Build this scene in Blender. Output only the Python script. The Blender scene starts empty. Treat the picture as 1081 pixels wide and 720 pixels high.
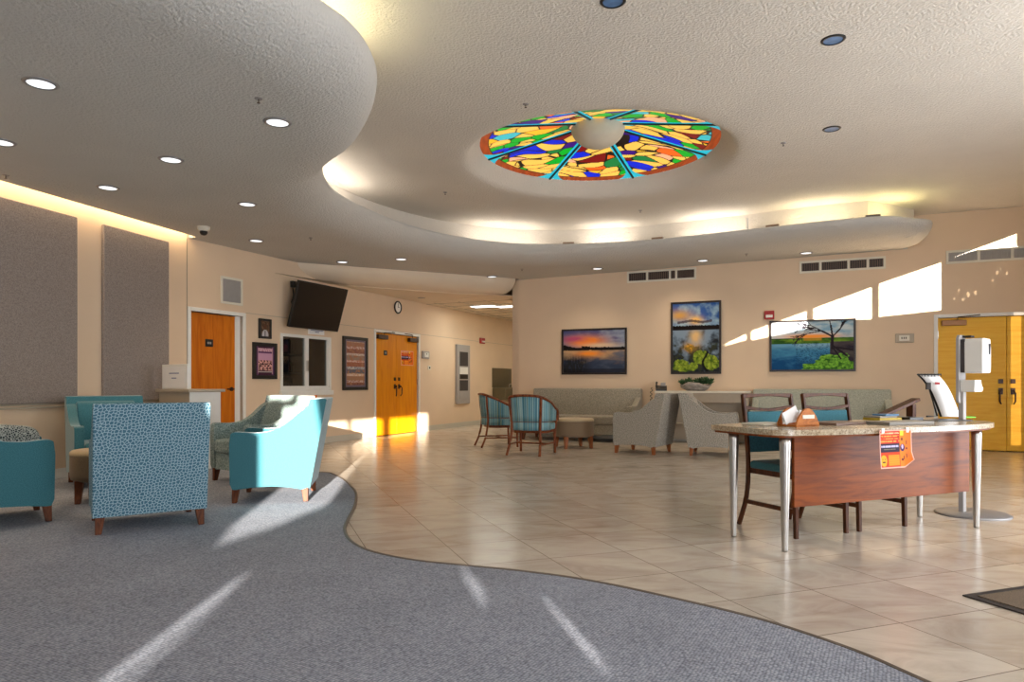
import bpy, bmesh, math, random
from mathutils import Vector, Matrix, noise
from mathutils.geometry import tessellate_polygon
random.seed(7)
D = bpy.data; S = bpy.context.scene; COL = S.collection
PI = math.pi
FPX = 734.0; CX = 540.5; HY = 404.5; EYE = 1.07

# ------------------------------------------------------------------ camera
cam = D.cameras.new('camera'); co = D.objects.new('camera', cam); COL.objects.link(co)
co.location = (0, 0, EYE); co.rotation_euler = (PI/2, 0, 0)
cam.sensor_fit = 'HORIZONTAL'; cam.sensor_width = 36; cam.lens = 36*FPX/1081
cam.shift_y = (HY-360)/1081; cam.clip_end = 200; cam.clip_start = .05
S.camera = co

# ------------------------------------------------------------------ colour / material helpers
def lin(c):
    c = c/255.0
    return c/12.92 if c <= .04045 else ((c+.055)/1.055)**2.4
def rgb(r, g, b): return (lin(r), lin(g), lin(b), 1)
def mixc(a, b, t):
    t = max(0, min(1, t)); return tuple(a[i]*(1-t)+b[i]*t for i in range(3))
class NT:
    def __init__(s, name):
        s.m = D.materials.new(name); s.m.use_nodes = True; s.t = s.m.node_tree; s.t.nodes.clear()
        s.out = s.n('ShaderNodeOutputMaterial'); s.b = s.n('ShaderNodeBsdfPrincipled')
        s.l(s.b.outputs[0], s.out.inputs[0])
    def n(s, k, **kw):
        x = s.t.nodes.new(k)
        for a, v in kw.items(): setattr(x, a, v)
        return x
    def l(s, a, b): s.t.links.new(a, b)
    def ramp(s, fac, stops, interp='LINEAR'):
        r = s.n('ShaderNodeValToRGB'); r.color_ramp.interpolation = interp
        e = r.color_ramp.elements
        while len(e) < len(stops): e.new(.5)
        for i, (p, c) in enumerate(stops): e[i].position = p; e[i].color = c
        s.l(fac, r.inputs[0]); return r.outputs[0]
    def coords(s, scale=(1, 1, 1), rot=(0, 0, 0), kind='Object'):
        tc = s.n('ShaderNodeTexCoord'); mp = s.n('ShaderNodeMapping')
        mp.inputs['Scale'].default_value = scale; mp.inputs['Rotation'].default_value = rot
        s.l(tc.outputs[kind], mp.inputs[0]); return mp.outputs[0]
    def noise(s, vec, scale, detail=3, rough=.55, dist=0):
        x = s.n('ShaderNodeTexNoise'); x.inputs['Scale'].default_value = scale; x.inputs['Detail'].default_value = detail
        x.inputs['Roughness'].default_value = rough; x.inputs['Distortion'].default_value = dist
        s.l(vec, x.inputs['Vector']); return x.outputs['Fac']
    def bump(s, h, strength, dist):
        b = s.n('ShaderNodeBump'); b.inputs['Strength'].default_value = strength; b.inputs['Distance'].default_value = dist
        s.l(h, b.inputs['Height']); s.l(b.outputs[0], s.b.inputs['Normal'])
    def set(s, **kw):
        for k, v in kw.items(): s.b.inputs[k.replace('_', ' ')].default_value = v
        return s
def plain(name, c, rough=.5, metal=0, var=.06, scale=12, **kw):
    t = NT(name); t.set(Roughness=rough, Metallic=metal, **kw)
    f = t.noise(t.coords(), scale)
    lo = tuple(x*(1-var) for x in c[:3])+(1,); hi = tuple(min(1, x*(1+var)) for x in c[:3])+(1,)
    t.l(t.ramp(f, [(.3, lo), (.7, hi)]), t.b.inputs['Base Color']); return t.m
def textured(name, c, rough, scale, strength, dist, var=.03):
    t = NT(name); t.set(Roughness=rough); v = t.coords()
    f = t.noise(v, scale, 2, .5); t.bump(f, strength, dist)
    g = t.noise(v, 1.3, 2)
    lo = tuple(x*(1-var) for x in c[:3])+(1,); hi = tuple(min(1, x*(1+var)) for x in c[:3])+(1,)
    t.l(t.ramp(g, [(.3, lo), (.7, hi)]), t.b.inputs['Base Color']); return t.m
def wood(name, dark, light, scale=(14, 14, 1.2), rough=.38, rot=(0, 0, 0)):
    t = NT(name); t.set(Roughness=rough+.08, Specular_IOR_Level=.22)
    f = t.noise(t.coords(scale, rot), 1.6, 5, .6, 1.2)
    t.l(t.ramp(f, [(.3, dark), (.5, mixc(dark, light, .6)+(1,)), (.7, light)]), t.b.inputs['Base Color'])
    t.bump(f, .05, .01); return t.m
def fabric(name, dark, light, scale=(160, 160, 160), rough=.9, lo=.35, hi=.65):
    t = NT(name); t.set(Roughness=rough); t.b.inputs['Sheen Weight'].default_value = .5 if 'teal_fabric' == name else .15
    f = t.noise(t.coords(scale), 1, 3, .7)
    t.l(t.ramp(f, [(lo, dark), (hi, light)]), t.b.inputs['Base Color']); t.bump(f, .25, .003); return t.m
def emit(name, c, strength):
    t = NT(name); t.set(Base_Color=c, Roughness=.6); t.b.inputs['Emission Color'].default_value = c
    t.b.inputs['Emission Strength'].default_value = strength; return t.m
M = {}
M['wall'] = textured('wall_paint', rgb(222, 197, 168), .75, 60, .05, .002)
M['ceiling'] = textured('ceiling_texture', rgb(216, 208, 196), .9, 46, 1.0, .013)
M['soffit'] = textured('soffit_texture', rgb(198, 195, 189), .9, 46, 1.0, .013)  # same paint as the ceiling; low ceiling's shade put into a greyer colour
M['smoothceil'] = textured('smooth_ceiling', rgb(222, 205, 182), .85, 60, .1, .002)
M['white'] = plain('white_paint', rgb(228, 226, 220), .4, var=.02)
M['offwhite'] = plain('off_white', rgb(222, 216, 200), .5, var=.02)
M['beige'] = plain('beige_laminate', rgb(176, 162, 142), .5, var=.03)
M['black'] = plain('black_plastic', rgb(18, 17, 18), .35, var=.2)
M['darkframe'] = plain('dark_frame', rgb(34, 22, 18), .35, var=.2)
M['screen'] = plain('tv_screen', rgb(9, 4, 4), .3, var=.02)
M['steel'] = plain('brushed_steel', rgb(190, 186, 180), .28, 1, var=.05, scale=3)
M['greymetal'] = plain('grey_metal', rgb(150, 148, 148), .4, .5, var=.04)
M['greyplastic'] = plain('grey_plastic', rgb(160, 155, 152), .5, var=.03)
M['vent_dark'] = plain('vent_dark', rgb(60, 54, 52), .7, var=.1)
M['vent_grey'] = plain('vent_grey', rgb(165, 160, 155), .6, var=.05)
M['bronze'] = plain('dark_bronze', rgb(62, 44, 34), .35, .6)
M['closer'] = plain('closer_bronze', rgb(140, 96, 58), .4, .4)
M['red'] = plain('alarm_red', rgb(165, 22, 24), .4)
M['chair_wood'] = wood('chair_wood', rgb(50, 26, 12), rgb(96, 52, 24), (20, 20, 5), .35)
M['tub_wood'] = wood('tub_chair_wood', rgb(74, 34, 18), rgb(140, 76, 42), (20, 20, 5), .35)
M['leg_wood'] = wood('leg_wood', rgb(58, 30, 18), rgb(112, 62, 34), (20, 20, 5), .4)
M['leg_light'] = wood('leg_wood_light', rgb(104, 56, 28), rgb(158, 92, 50), (20, 20, 5), .4)
M['panel_wood'] = wood('desk_panel_wood', rgb(98, 40, 5), rgb(142, 70, 12), (1.6, 12, 16), .33)
M['sorter_wood'] = wood('sorter_wood', rgb(150, 82, 26), rgb(196, 118, 48), (10, 10, 20), .4)
M['door_wood'] = wood('orange_door_wood', rgb(176, 86, 10), rgb(212, 122, 24), (7, 7, .7), .3)
M['door_bright'] = wood('amber_door_wood', rgb(214, 124, 4), rgb(234, 152, 12), (7, 7, .7), .3)
M['door_yellow'] = wood('yellow_maple_door_wood', rgb(234, 168, 28), rgb(248, 196, 60), (.8, .8, 9), .32)
M['teal'] = fabric('teal_fabric', rgb(34, 94, 106), rgb(66, 126, 136))
M['teal_dark'] = fabric('dark_teal_fabric', rgb(22, 74, 84), rgb(48, 104, 112), lo=.3, hi=.7)
M['teal_light'] = fabric('teal_chair_seat', rgb(30, 84, 98), rgb(62, 122, 134))
M['grey_fab'] = fabric('grey_tweed', rgb(120, 114, 104), rgb(178, 170, 156), (75, 75, 75), lo=.38, hi=.62)
M['sofa_fab'] = fabric('sofa_tweed', rgb(120, 114, 100), rgb(176, 168, 150), (90, 90, 90), lo=.38, hi=.62)
M['sofa_fab2'] = fabric('sofa_tweed_green_grey', rgb(142, 146, 132), rgb(190, 190, 174), (90, 90, 90), lo=.38, hi=.62)
M['sage_fab'] = fabric('sage_speckled', rgb(88, 110, 110), rgb(160, 174, 168), (90, 90, 90), lo=.4, hi=.6)
M['stool_side'] = fabric('taupe_vinyl', rgb(112, 92, 70), rgb(132, 112, 88), lo=.3, hi=.7)
M['stool_top'] = fabric('cream_vinyl', rgb(172, 152, 120), rgb(186, 168, 136), lo=.3, hi=.7)
M['acoustic'] = fabric('acoustic_fabric', rgb(122, 110, 104), rgb(158, 146, 138), (110, 110, 110), lo=.35, hi=.65)
M['paper'] = plain('paper', rgb(236, 234, 232), .7, var=.01)
M['ink'] = plain('grey_ink', rgb(120, 130, 165), .7)
M['green'] = plain('lime_green', rgb(110, 190, 40), .5)
M['yellowbook'] = plain('olive_yellow_cover', rgb(178, 150, 40), .5)
M['bluebook'] = plain('blue_cover', rgb(70, 120, 160), .5)
M['greybook'] = plain('grey_cover', rgb(134, 128, 118), .5)
M['bind_brown'] = plain('brown_cover', rgb(118, 92, 76), .5)
M['leaf'] = plain('succulent_green', rgb(44, 78, 40), .5, var=.5, scale=30)
M['stone'] = plain('driftwood_grey', rgb(152, 144, 136), .8, var=.3, scale=14)
M['cream_glass'] = plain('cream_bowl', rgb(214, 204, 186), .6, var=.02)
M['rubber'] = plain('rubber_border', rgb(44, 38, 36), .6)
M['edge'] = plain('carpet_edge_strip', rgb(104, 92, 82), .55)
M['led'] = emit('downlight_glow', (.93, .96, 1, 1), 1.0)
M['troffer'] = emit('troffer_glow', (1, .98, .94, 1), 3.0)
M['doff'] = plain('downlight_off_lens', rgb(92, 128, 172), .35, .0, var=.3, scale=9)
M['lightbase'] = plain('pale_baseboard', rgb(196, 190, 176), .5, var=.02)
M['fountain'] = plain('fountain_olive', rgb(104, 96, 74), .4, .4)
M['daypane'] = emit('daylit_frosted_pane', (.75, .85, 1, 1), 1.0)

def mat_mat():
    t = NT('doormat_pile'); t.set(Roughness=.95)
    f = t.noise(t.coords((260, 260, 260)), 1, 2); t.l(t.ramp(f, [(.4, rgb(70, 58, 46)), (.6, rgb(132, 112, 88))]), t.b.inputs['Base Color']); return t.m
M['mat'] = mat_mat()
def pattern_mat():
    t = NT('blue_lace_pattern_fabric'); t.set(Roughness=.9, Specular_IOR_Level=.2)
    tc = t.n('ShaderNodeTexCoord'); sp = t.n('ShaderNodeSeparateXYZ'); t.l(tc.outputs['Object'], sp.inputs[0])
    ad = t.n('ShaderNodeMath', operation='ADD'); t.l(sp.outputs[0], ad.inputs[0]); t.l(sp.outputs[1], ad.inputs[1])
    cb = t.n('ShaderNodeCombineXYZ'); t.l(ad.outputs[0], cb.inputs[0]); t.l(sp.outputs[2], cb.inputs[1])
    v = t.n('ShaderNodeTexVoronoi', feature='DISTANCE_TO_EDGE', voronoi_dimensions='2D'); v.inputs['Scale'].default_value = 46; v.inputs['Randomness'].default_value = .8
    t.l(cb.outputs[0], v.inputs['Vector'])
    t.l(t.ramp(v.outputs['Distance'], [(.0, rgb(164, 188, 196)), (.06, rgb(150, 176, 186)), (.13, rgb(70, 108, 126)), (1, rgb(62, 100, 120))]), t.b.inputs['Base Color']); return t.m
M['lace'] = pattern_mat()
def pillow_mat():
    t = NT('black_white_speckle'); t.set(Roughness=.9)
    v = t.n('ShaderNodeTexVoronoi', feature='DISTANCE_TO_EDGE'); v.inputs['Scale'].default_value = 60; t.l(t.coords(), v.inputs['Vector'])
    t.l(t.ramp(v.outputs['Distance'], [(.0, rgb(170, 176, 172)), (.08, rgb(150, 158, 156)), (.16, rgb(40, 52, 58)), (1, rgb(30, 40, 46))]), t.b.inputs['Base Color']); return t.m
M['pillow'] = pillow_mat()
def stripes():
    t = NT('teal_striped_fabric'); t.set(Roughness=.85)
    w = t.n('ShaderNodeTexNoise', noise_dimensions='1D'); w.inputs['Scale'].default_value = 42; w.inputs['Detail'].default_value = 1
    sx = t.n('ShaderNodeSeparateXYZ'); t.l(t.coords(), sx.inputs[0])
    a = t.n('ShaderNodeMath', operation='ARCTAN2'); t.l(sx.outputs[0], a.inputs[0])
    b = t.n('ShaderNodeMath', operation='SUBTRACT'); b.inputs[0].default_value = .12; t.l(sx.outputs[1], b.inputs[1]); t.l(b.outputs[0], a.inputs[1])
    sc = t.n('ShaderNodeMath', operation='MULTIPLY'); sc.inputs[1].default_value = .35; t.l(a.outputs[0], sc.inputs[0])
    t.l(sc.outputs[0], w.inputs['W'])
    t.l(t.ramp(w.outputs['Fac'], [(.3, rgb(44, 96, 112)), (.45, rgb(74, 136, 156)), (.52, rgb(164, 188, 184)), (.58, rgb(56, 122, 148)), (.7, rgb(116, 134, 112))]), t.b.inputs['Base Color']); return t.m
M['stripe'] = stripes()
def granite():
    t = NT('speckled_stone_top'); t.set(Roughness=.22)
    f = t.noise(t.coords((60, 60, 60)), 1, 4, .7); g = t.noise(t.coords((230, 230, 230)), 1, 2)
    m = t.n('ShaderNodeMix', data_type='RGBA', blend_type='MULTIPLY'); m.inputs[0].default_value = .55
    t.l(t.ramp(f, [(.35, rgb(136, 118, 94)), (.5, rgb(178, 160, 132)), (.65, rgb(200, 186, 160))]), m.inputs[6])
    t.l(t.ramp(g, [(.38, rgb(90, 78, 66)), (.45, rgb(255, 255, 255))]), m.inputs[7]); t.l(m.outputs[2], t.b.inputs['Base Color']); return t.m
M['granite'] = granite()
def tile():
    t = NT('cream_marble_tile')
    tc = t.n('ShaderNodeTexCoord'); sp = t.n('ShaderNodeSeparateXYZ'); t.l(tc.outputs['Object'], sp.inputs[0])
    c20, s20 = math.cos(math.radians(20.06)), math.sin(math.radians(20.06))
    def lc(ca, cb, off, size):
        m1 = t.n('ShaderNodeMath', operation='MULTIPLY'); m1.inputs[1].default_value = ca/size; t.l(sp.outputs[0], m1.inputs[0])
        m2 = t.n('ShaderNodeMath', operation='MULTIPLY_ADD'); m2.inputs[1].default_value = cb/size; t.l(sp.outputs[1], m2.inputs[0]); t.l(m1.outputs[0], m2.inputs[2])
        m3 = t.n('ShaderNodeMath', operation='SUBTRACT'); m3.inputs[1].default_value = off/size; t.l(m2.outputs[0], m3.inputs[0])
        return m3.outputs[0]
    b = lc(c20, s20, 1.165, .5085); a = lc(-s20, c20, 2.32, .53)
    def groove(v):
        f = t.n('ShaderNodeMath', operation='PINGPONG'); f.inputs[1].default_value = .5; t.l(v, f.inputs[0])
        g = t.n('ShaderNodeMath', operation='LESS_THAN'); g.inputs[1].default_value = .0055; t.l(f.outputs[0], g.inputs[0]); return g.outputs[0]
    g = t.n('ShaderNodeMath', operation='MAXIMUM'); t.l(groove(a), g.inputs[0]); t.l(groove(b), g.inputs[1])
    fa = t.n('ShaderNodeMath', operation='FLOOR'); t.l(a, fa.inputs[0]); fb = t.n('ShaderNodeMath', operation='FLOOR'); t.l(b, fb.inputs[0])
    cb = t.n('ShaderNodeCombineXYZ'); t.l(fa.outputs[0], cb.inputs[0]); t.l(fb.outputs[0], cb.inputs[1])
    wn = t.n('ShaderNodeTexWhiteNoise'); t.l(cb.outputs[0], wn.inputs['Vector'])
    ad = t.n('ShaderNodeVectorMath', operation='MULTIPLY_ADD'); t.l(wn.outputs['Color'], ad.inputs[0]); ad.inputs[1].default_value = (9, 9, 9)
    mp = t.n('ShaderNodeMapping'); mp.inputs['Rotation'].default_value = (0, 0, -.35); mp.inputs['Scale'].default_value = (1.3, 2.5, 1); t.l(tc.outputs['Object'], mp.inputs[0])
    t.l(mp.outputs[0], ad.inputs[2])
    f = t.noise(ad.outputs[0], 1.5, 7, .62, 1.0)
    base = t.ramp(f, [(.28, rgb(170, 156, 142)), (.45, rgb(192, 180, 166)), (.6, rgb(204, 194, 180)), (.8, rgb(184, 170, 156))])
    hs = t.n('ShaderNodeHueSaturation'); t.l(base, hs.inputs['Color'])
    vr = t.n('ShaderNodeMapRange'); vr.inputs[3].default_value = .92; vr.inputs[4].default_value = 1.05; t.l(wn.outputs['Value'], vr.inputs[0]); t.l(vr.outputs[0], hs.inputs['Value'])
    m = t.n('ShaderNodeMix', data_type='RGBA'); t.l(g.outputs[0], m.inputs[0]); t.l(hs.outputs[0], m.inputs[6]); m.inputs[7].default_value = rgb(122, 110, 100)
    t.l(m.outputs[2], t.b.inputs['Base Color'])
    r = t.n('ShaderNodeMapRange'); r.inputs[3].default_value = .16; r.inputs[4].default_value = .3; t.l(f, r.inputs[0]); t.l(r.outputs[0], t.b.inputs['Roughness'])
    return t.m
M['tile'] = tile()
def carpet():
    t = NT('blue_grey_loop_carpet'); t.set(Roughness=.95)
    v = t.n('ShaderNodeTexVoronoi'); v.inputs['Scale'].default_value = 1; v.inputs['Randomness'].default_value = .35
    t.l(t.coords((75, 75, 75), (0, 0, .5)), v.inputs['Vector'])
    n = t.noise(t.coords(), 2.2, 3)
    a = t.ramp(v.outputs['Distance'], [(.15, rgb(190, 194, 206)), (.5, rgb(156, 160, 172)), (.8, rgb(104, 108, 120))])
    m = t.n('ShaderNodeMix', data_type='RGBA', blend_type='MULTIPLY'); m.inputs[0].default_value = 1
    t.l(a, m.inputs[6]); t.l(t.ramp(n, [(.3, (.86, .86, .86, 1)), (.7, (1, 1, 1, 1))]), m.inputs[7]); t.l(m.outputs[2], t.b.inputs['Base Color'])
    t.bump(v.outputs['Distance'], .6, -.004); return t.m
M['carpet'] = carpet()
def glassmat():
    t = NT('window_glass'); t.set(Base_Color=(1, 1, 1, 1), Roughness=.02)
    mx = t.n('ShaderNodeMixShader'); tr = t.n('ShaderNodeBsdfTransparent'); gl = t.n('ShaderNodeBsdfGlossy'); gl.inputs['Roughness'].default_value = .02
    tr.inputs['Color'].default_value = (.6, .62, .6, 1)
    mx.inputs[0].default_value = .07
    t.l(tr.outputs[0], mx.inputs[1]); t.l(gl.outputs[0], mx.inputs[2]); t.l(mx.outputs[0], t.out.inputs[0]); return t.m
M['glass'] = glassmat()
def tintmat():
    t = NT('tinted_glass'); tr = t.n('ShaderNodeBsdfTransparent'); tr.inputs['Color'].default_value = (.3, .28, .26, 1); t.l(tr.outputs[0], t.out.inputs[0]); return t.m
M['tinted'] = tintmat()
def paintmat(e=0, rough=.35):
    t = NT('painted_image'); t.set(Roughness=rough, Specular_IOR_Level=.15)
    a = t.n('ShaderNodeVertexColor', layer_name='Col'); t.l(a.outputs[0], t.b.inputs['Base Color'])
    if e: t.l(a.outputs[0], t.b.inputs['Emission Color']); t.b.inputs['Emission Strength'].default_value = e
    return t.m
M['image'] = paintmat(0, .6); M['stained'] = paintmat(.8, .3)

# ------------------------------------------------------------------ mesh helpers
class MB:
    def __init__(s): s.v = []; s.f = []; s.mi = []; s.cm = 0; s.sm = []; s.smooth = False
    def face(s, idx): s.f.append(tuple(idx)); s.mi.append(s.cm); s.sm.append(s.smooth)
    def add(s, verts, faces):
        o = len(s.v); s.v += [tuple(p) for p in verts]
        for f in faces: s.face([i+o for i in f])
        return s
    def box(s, x0, x1, y0, y1, z0, z1, mat=None):
        P = [(x0,y0,z0),(x1,y0,z0),(x1,y1,z0),(x0,y1,z0),(x0,y0,z1),(x1,y0,z1),(x1,y1,z1),(x0,y1,z1)]
        if mat is not None: P = [mat @ Vector(p) for p in P]
        return s.add(P, [(0,3,2,1),(4,5,6,7),(0,1,5,4),(1,2,6,5),(2,3,7,6),(3,0,4,7)])
    def prism(s, poly, axis, a, b):
        """extrude a 2D polygon; axis 'x': poly=(y,z); 'y': poly=(x,z); 'z': poly=(x,y)"""
        n = len(poly)
        def P(p, t): return {'x': (t, p[0], p[1]), 'y': (p[0], t, p[1]), 'z': (p[0], p[1], t)}[axis]
        vs = [P(p, a) for p in poly]+[P(p, b) for p in poly]
        tris = tessellate_polygon([[Vector((p[0], p[1], 0)) for p in poly]])
        fs = [tuple(t) for t in tris]+[tuple(i+n for i in reversed(t)) for t in tris]
        fs += [(i, (i+1) % n, (i+1) % n+n, i+n) for i in range(n)]
        return s.add(vs, fs)
    def sweep(s, pts, rx, rz=None, seg=8, closed=False, up=(0, 0, 1)):
        """tube along points, elliptical section; rx can be a list"""
        n = len(pts); pts = [Vector(p) for p in pts]; o = len(s.v)
        for i, p in enumerate(pts):
            a = pts[(i-1) % n] if (closed or i > 0) else p; b = pts[(i+1) % n] if (closed or i < n-1) else p
            t = (b-a).normalized(); u = Vector(up)
            if abs(t.dot(u)) > .95: u = Vector((0, 1, 0))
            sx = t.cross(u).normalized(); sz = sx.cross(t).normalized()
            r1 = rx[i] if isinstance(rx, (list, tuple)) else rx
            r2 = r1 if rz is None else (rz[i] if isinstance(rz, (list, tuple)) else rz)
            for k in range(seg):
                a_ = 2*PI*(k+.5)/seg; s.v.append(tuple(p+sx*math.cos(a_)*r1+sz*math.sin(a_)*r2))
        m = n if closed else n-1
        for i in range(m):
            for k in range(seg):
                A = o+i*seg+k; B = o+i*seg+(k+1) % seg; C = o+((i+1) % n)*seg+(k+1) % seg; E = o+((i+1) % n)*seg+k
                s.face((A, B, C, E))
        if not closed:
            s.face([o+k for k in range(seg)][::-1]); s.face([o+(n-1)*seg+k for k in range(seg)])
        return s
    def lathe(s, prof, seg=32, c=(0, 0)):
        o = len(s.v); n = len(prof)
        for r, z in prof:
            for k in range(seg):
                a = 2*PI*k/seg; s.v.append((c[0]+r*math.cos(a), c[1]+r*math.sin(a), z))
        for i in range(n-1):
            for k in range(seg):
                s.face((o+i*seg+k, o+i*seg+(k+1) % seg, o+(i+1)*seg+(k+1) % seg, o+(i+1)*seg+k))
        if prof[0][0] > 1e-4: s.face([o+k for k in range(seg)][::-1])
        if prof[-1][0] > 1e-4: s.face([o+(n-1)*seg+k for k in range(seg)])
        return s
    def grid(s, fn, nu, nv):
        o = len(s.v)
        for j in range(nv+1):
            for i in range(nu+1): s.v.append(tuple(fn(i/nu, j/nv)))
        for j in range(nv):
            for i in range(nu):
                a = o+j*(nu+1)+i; s.face((a, a+1, a+nu+2, a+nu+1))
        return s
    def mesh(s, name, mats):
        me = D.meshes.new(name); me.from_pydata(s.v, [], s.f)
        for m in (mats if isinstance(mats, (list, tuple)) else [mats]): me.materials.append(M[m] if isinstance(m, str) else m)
        for p, i, sm in zip(me.polygons, s.mi, s.sm): p.material_index = i; p.use_smooth = sm
        me.update(); return me
    def build(s, name, mats, parent=None, bevel=0, seg=2, smooth=None, solid=0, fix=True, subd=0, auto=False):
        me = s.mesh(name, mats)
        if fix:
            bm = bmesh.new(); bm.from_mesh(me); bmesh.ops.recalc_face_normals(bm, faces=bm.faces); bm.to_mesh(me); bm.free()
        o = D.objects.new(name, me); COL.objects.link(o)
        if parent: o.parent = parent
        if smooth is not None:
            for p in me.polygons: p.use_smooth = smooth
        if solid: md = o.modifiers.new('solid', 'SOLIDIFY'); md.thickness = solid; md.offset = 0
        if bevel:
            md = o.modifiers.new('bevel', 'BEVEL'); md.width = bevel; md.segments = seg; md.limit_method = 'ANGLE'; md.angle_limit = math.radians(35)
            for p in me.polygons: p.use_smooth = True
            md.harden_normals = True
        if subd: md = o.modifiers.new('sub', 'SUBSURF'); md.levels = subd; md.render_levels = subd
        return o
def tag(o, label=None, cat=None, group=None, kind=None):
    if label: o['label'] = label
    if cat: o['category'] = cat
    if group: o['group'] = group
    if kind: o['kind'] = kind
    return o
def thing(name, label, cat, loc=(0, 0, 0), rz=0, group=None):
    o = D.objects.new(name, None); COL.objects.link(o); o.location = loc; o.rotation_euler = (0, 0, rz)
    o.empty_display_size = .1
    return tag(o, label, cat, group)
def struct(name, mb, mats, **kw): return tag(mb.build(name, mats, **kw), kind='structure')
def dup(root, loc, rz, label, group=None):
    r = root.copy(); COL.objects.link(r); r.location = loc; r.rotation_euler = (0, 0, rz); r['label'] = label
    if group: r['group'] = group
    def rec(a, b):
        for ch in list(a.children):
            c = ch.copy(); COL.objects.link(c); c.parent = b; rec(ch, c)
    rec(root, r); return r
def catmull(P, n=8):
    out = []
    for i in range(len(P)-1):
        p0 = P[max(i-1, 0)]; p1 = P[i]; p2 = P[i+1]; p3 = P[min(i+2, len(P)-1)]
        for k in range(n):
            t = k/n
            out.append(tuple(.5*((2*p1[j])+(-p0[j]+p2[j])*t+(2*p0[j]-5*p1[j]+4*p2[j]-p3[j])*t*t+(-p0[j]+3*p1[j]-3*p2[j]+p3[j])*t**3) for j in range(len(p1))))
    out.append(tuple(P[-1])); return out
def gp(x, y, z=0):
    """point on the horizontal plane at height z seen at this place of the photo"""
    Y = (EYE-z)*FPX/(y-HY); return ((x-CX)/FPX*Y, Y)

# ------------------------------------------------------------------ walls
class Wall:
    def __init__(s, P, d):
        s.P = Vector(P); s.d = Vector(d).normalized(); s.n = Vector((-s.d.y, s.d.x)); s.rz = math.atan2(s.d.y, s.d.x)
    def pt(s, a, off=0, z=0): p = s.P+s.d*a+s.n*off; return (p.x, p.y, z)
    def px(s, x, y, off=0):
        k = (x-CX)/FPX; P = s.P+s.n*off   # (P+d a).x = k (P+d a).y
        a = (k*P.y-P.x)/(s.d.x-k*s.d.y); Y = P.y+s.d.y*a
        return a, EYE+(HY-y)*Y/FPX
    def rect(s, x0, x1, yt, yb):
        a0, z1 = s.px(x0, yt); a1, _ = s.px(x1, yt); _, z0 = s.px(x0, yb)
        return a0, a1, z0, z1
    def mat(s): return Matrix.Translation((s.P.x, s.P.y, 0)) @ Matrix.Rotation(s.rz, 4, 'Z')
    def place(s, name, label, cat, a, z, off=0, group=None): return thing(name, label, cat, s.pt(a, off, z), s.rz, group)
W0 = Wall((-5.05, 7.74), (.2517, .968)); W1 = Wall((-2.72, 13.83), (.4054, .9141)); W2 = Wall((7.91, 10.74), (.9153, -.4028))
W3N = Vector((.9141, -.4054))                       # from W1 towards W3
W3 = Wall(Vector((-2.72, 13.83))+W3N*12.0, (-.4054, -.9141))
def wall(name, W, a0, a1, z0, z1, holes=(), thick=.14, mat='wall'):
    """holes: list of (a0,a1,z0,z1) or polygons [(a,z)...]"""
    hs = [[(h[0], h[2]), (h[1], h[2]), (h[1], h[3]), (h[0], h[3])] if not isinstance(h[0], (tuple, list)) else list(h) for h in holes]
    loops = [[(a0, z0), (a1, z0), (a1, z1), (a0, z1)]]+hs
    flat = [p for l in loops for p in l]; n = len(flat)
    tris = tessellate_polygon([[Vector((p[0], p[1], 0)) for p in l] for l in loops])
    mb = MB()
    vs = [(p[0], 0, p[1]) for p in flat]+[(p[0], thick, p[1]) for p in flat]
    fs = [tuple(t) for t in tris]
    if thick:
        fs += [tuple(i+n for i in reversed(t)) for t in tris]; o = 0
        for l in loops:
            m = len(l); fs += [(o+i, o+(i+1) % m, o+(i+1) % m+n, o+i+n) for i in range(m)]; o += m
    mb.add(vs, fs); o = struct(name, mb, mat); o.matrix_world = W.mat(); return o

# corner of W0 / W1
a_c0 = W0.px(197, 300)[0]; a_c1 = W1.px(197, 300)[0]
d1 = W1.rect(201, 256, 331, 470); d1 = (d1[0], d1[1], 0, 2.09)
dc = W1.rect(396.5, 441.5, 351, 461); dc = (dc[0], dc[1], 0, 2.09)
wn = W1.rect(298, 347, 355, 409.5)
dr_a0 = W2.px(990, 330)[0]; dr = (dr_a0, dr_a0+1.86, 0, 2.12)
TOP = 3.8
wall('wall_left', W0, -19, a_c0, 0, TOP)
wall('wall_left_far', W1, a_c1, 10.5, 0, TOP, [d1, dc, wn])
wall('wall_right', W2, W2.px(541, 300)[0], 1.9, 0, TOP, [dr])
a_w2 = W2.px(541, 300)[0]
corner = Vector(W2.pt(a_w2)[:2])
WR = Wall(corner, (.4054, .9141))
o = wall('wall_corridor', Wall(corner+Vector((.2, .3)), (.4054, .9141)), 0, 9, 0, 3.2)
# end return of the right wall
mb = MB(); mb.box(0, .14, 0, .6, 0, TOP); o = struct('wall_corridor_corner', mb, 'wall'); o.location = (corner.x, corner.y, 0); o.rotation_euler = (0, 0, W2.rz)
mb = MB(); mb.box(-1, 8, 0, .14, 0, 3.2); o = struct('wall_corridor_end', mb, 'wall'); o.location = W1.pt(9.4, .8, 0); o.rotation_euler = (0, 0, W2.rz)

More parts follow.
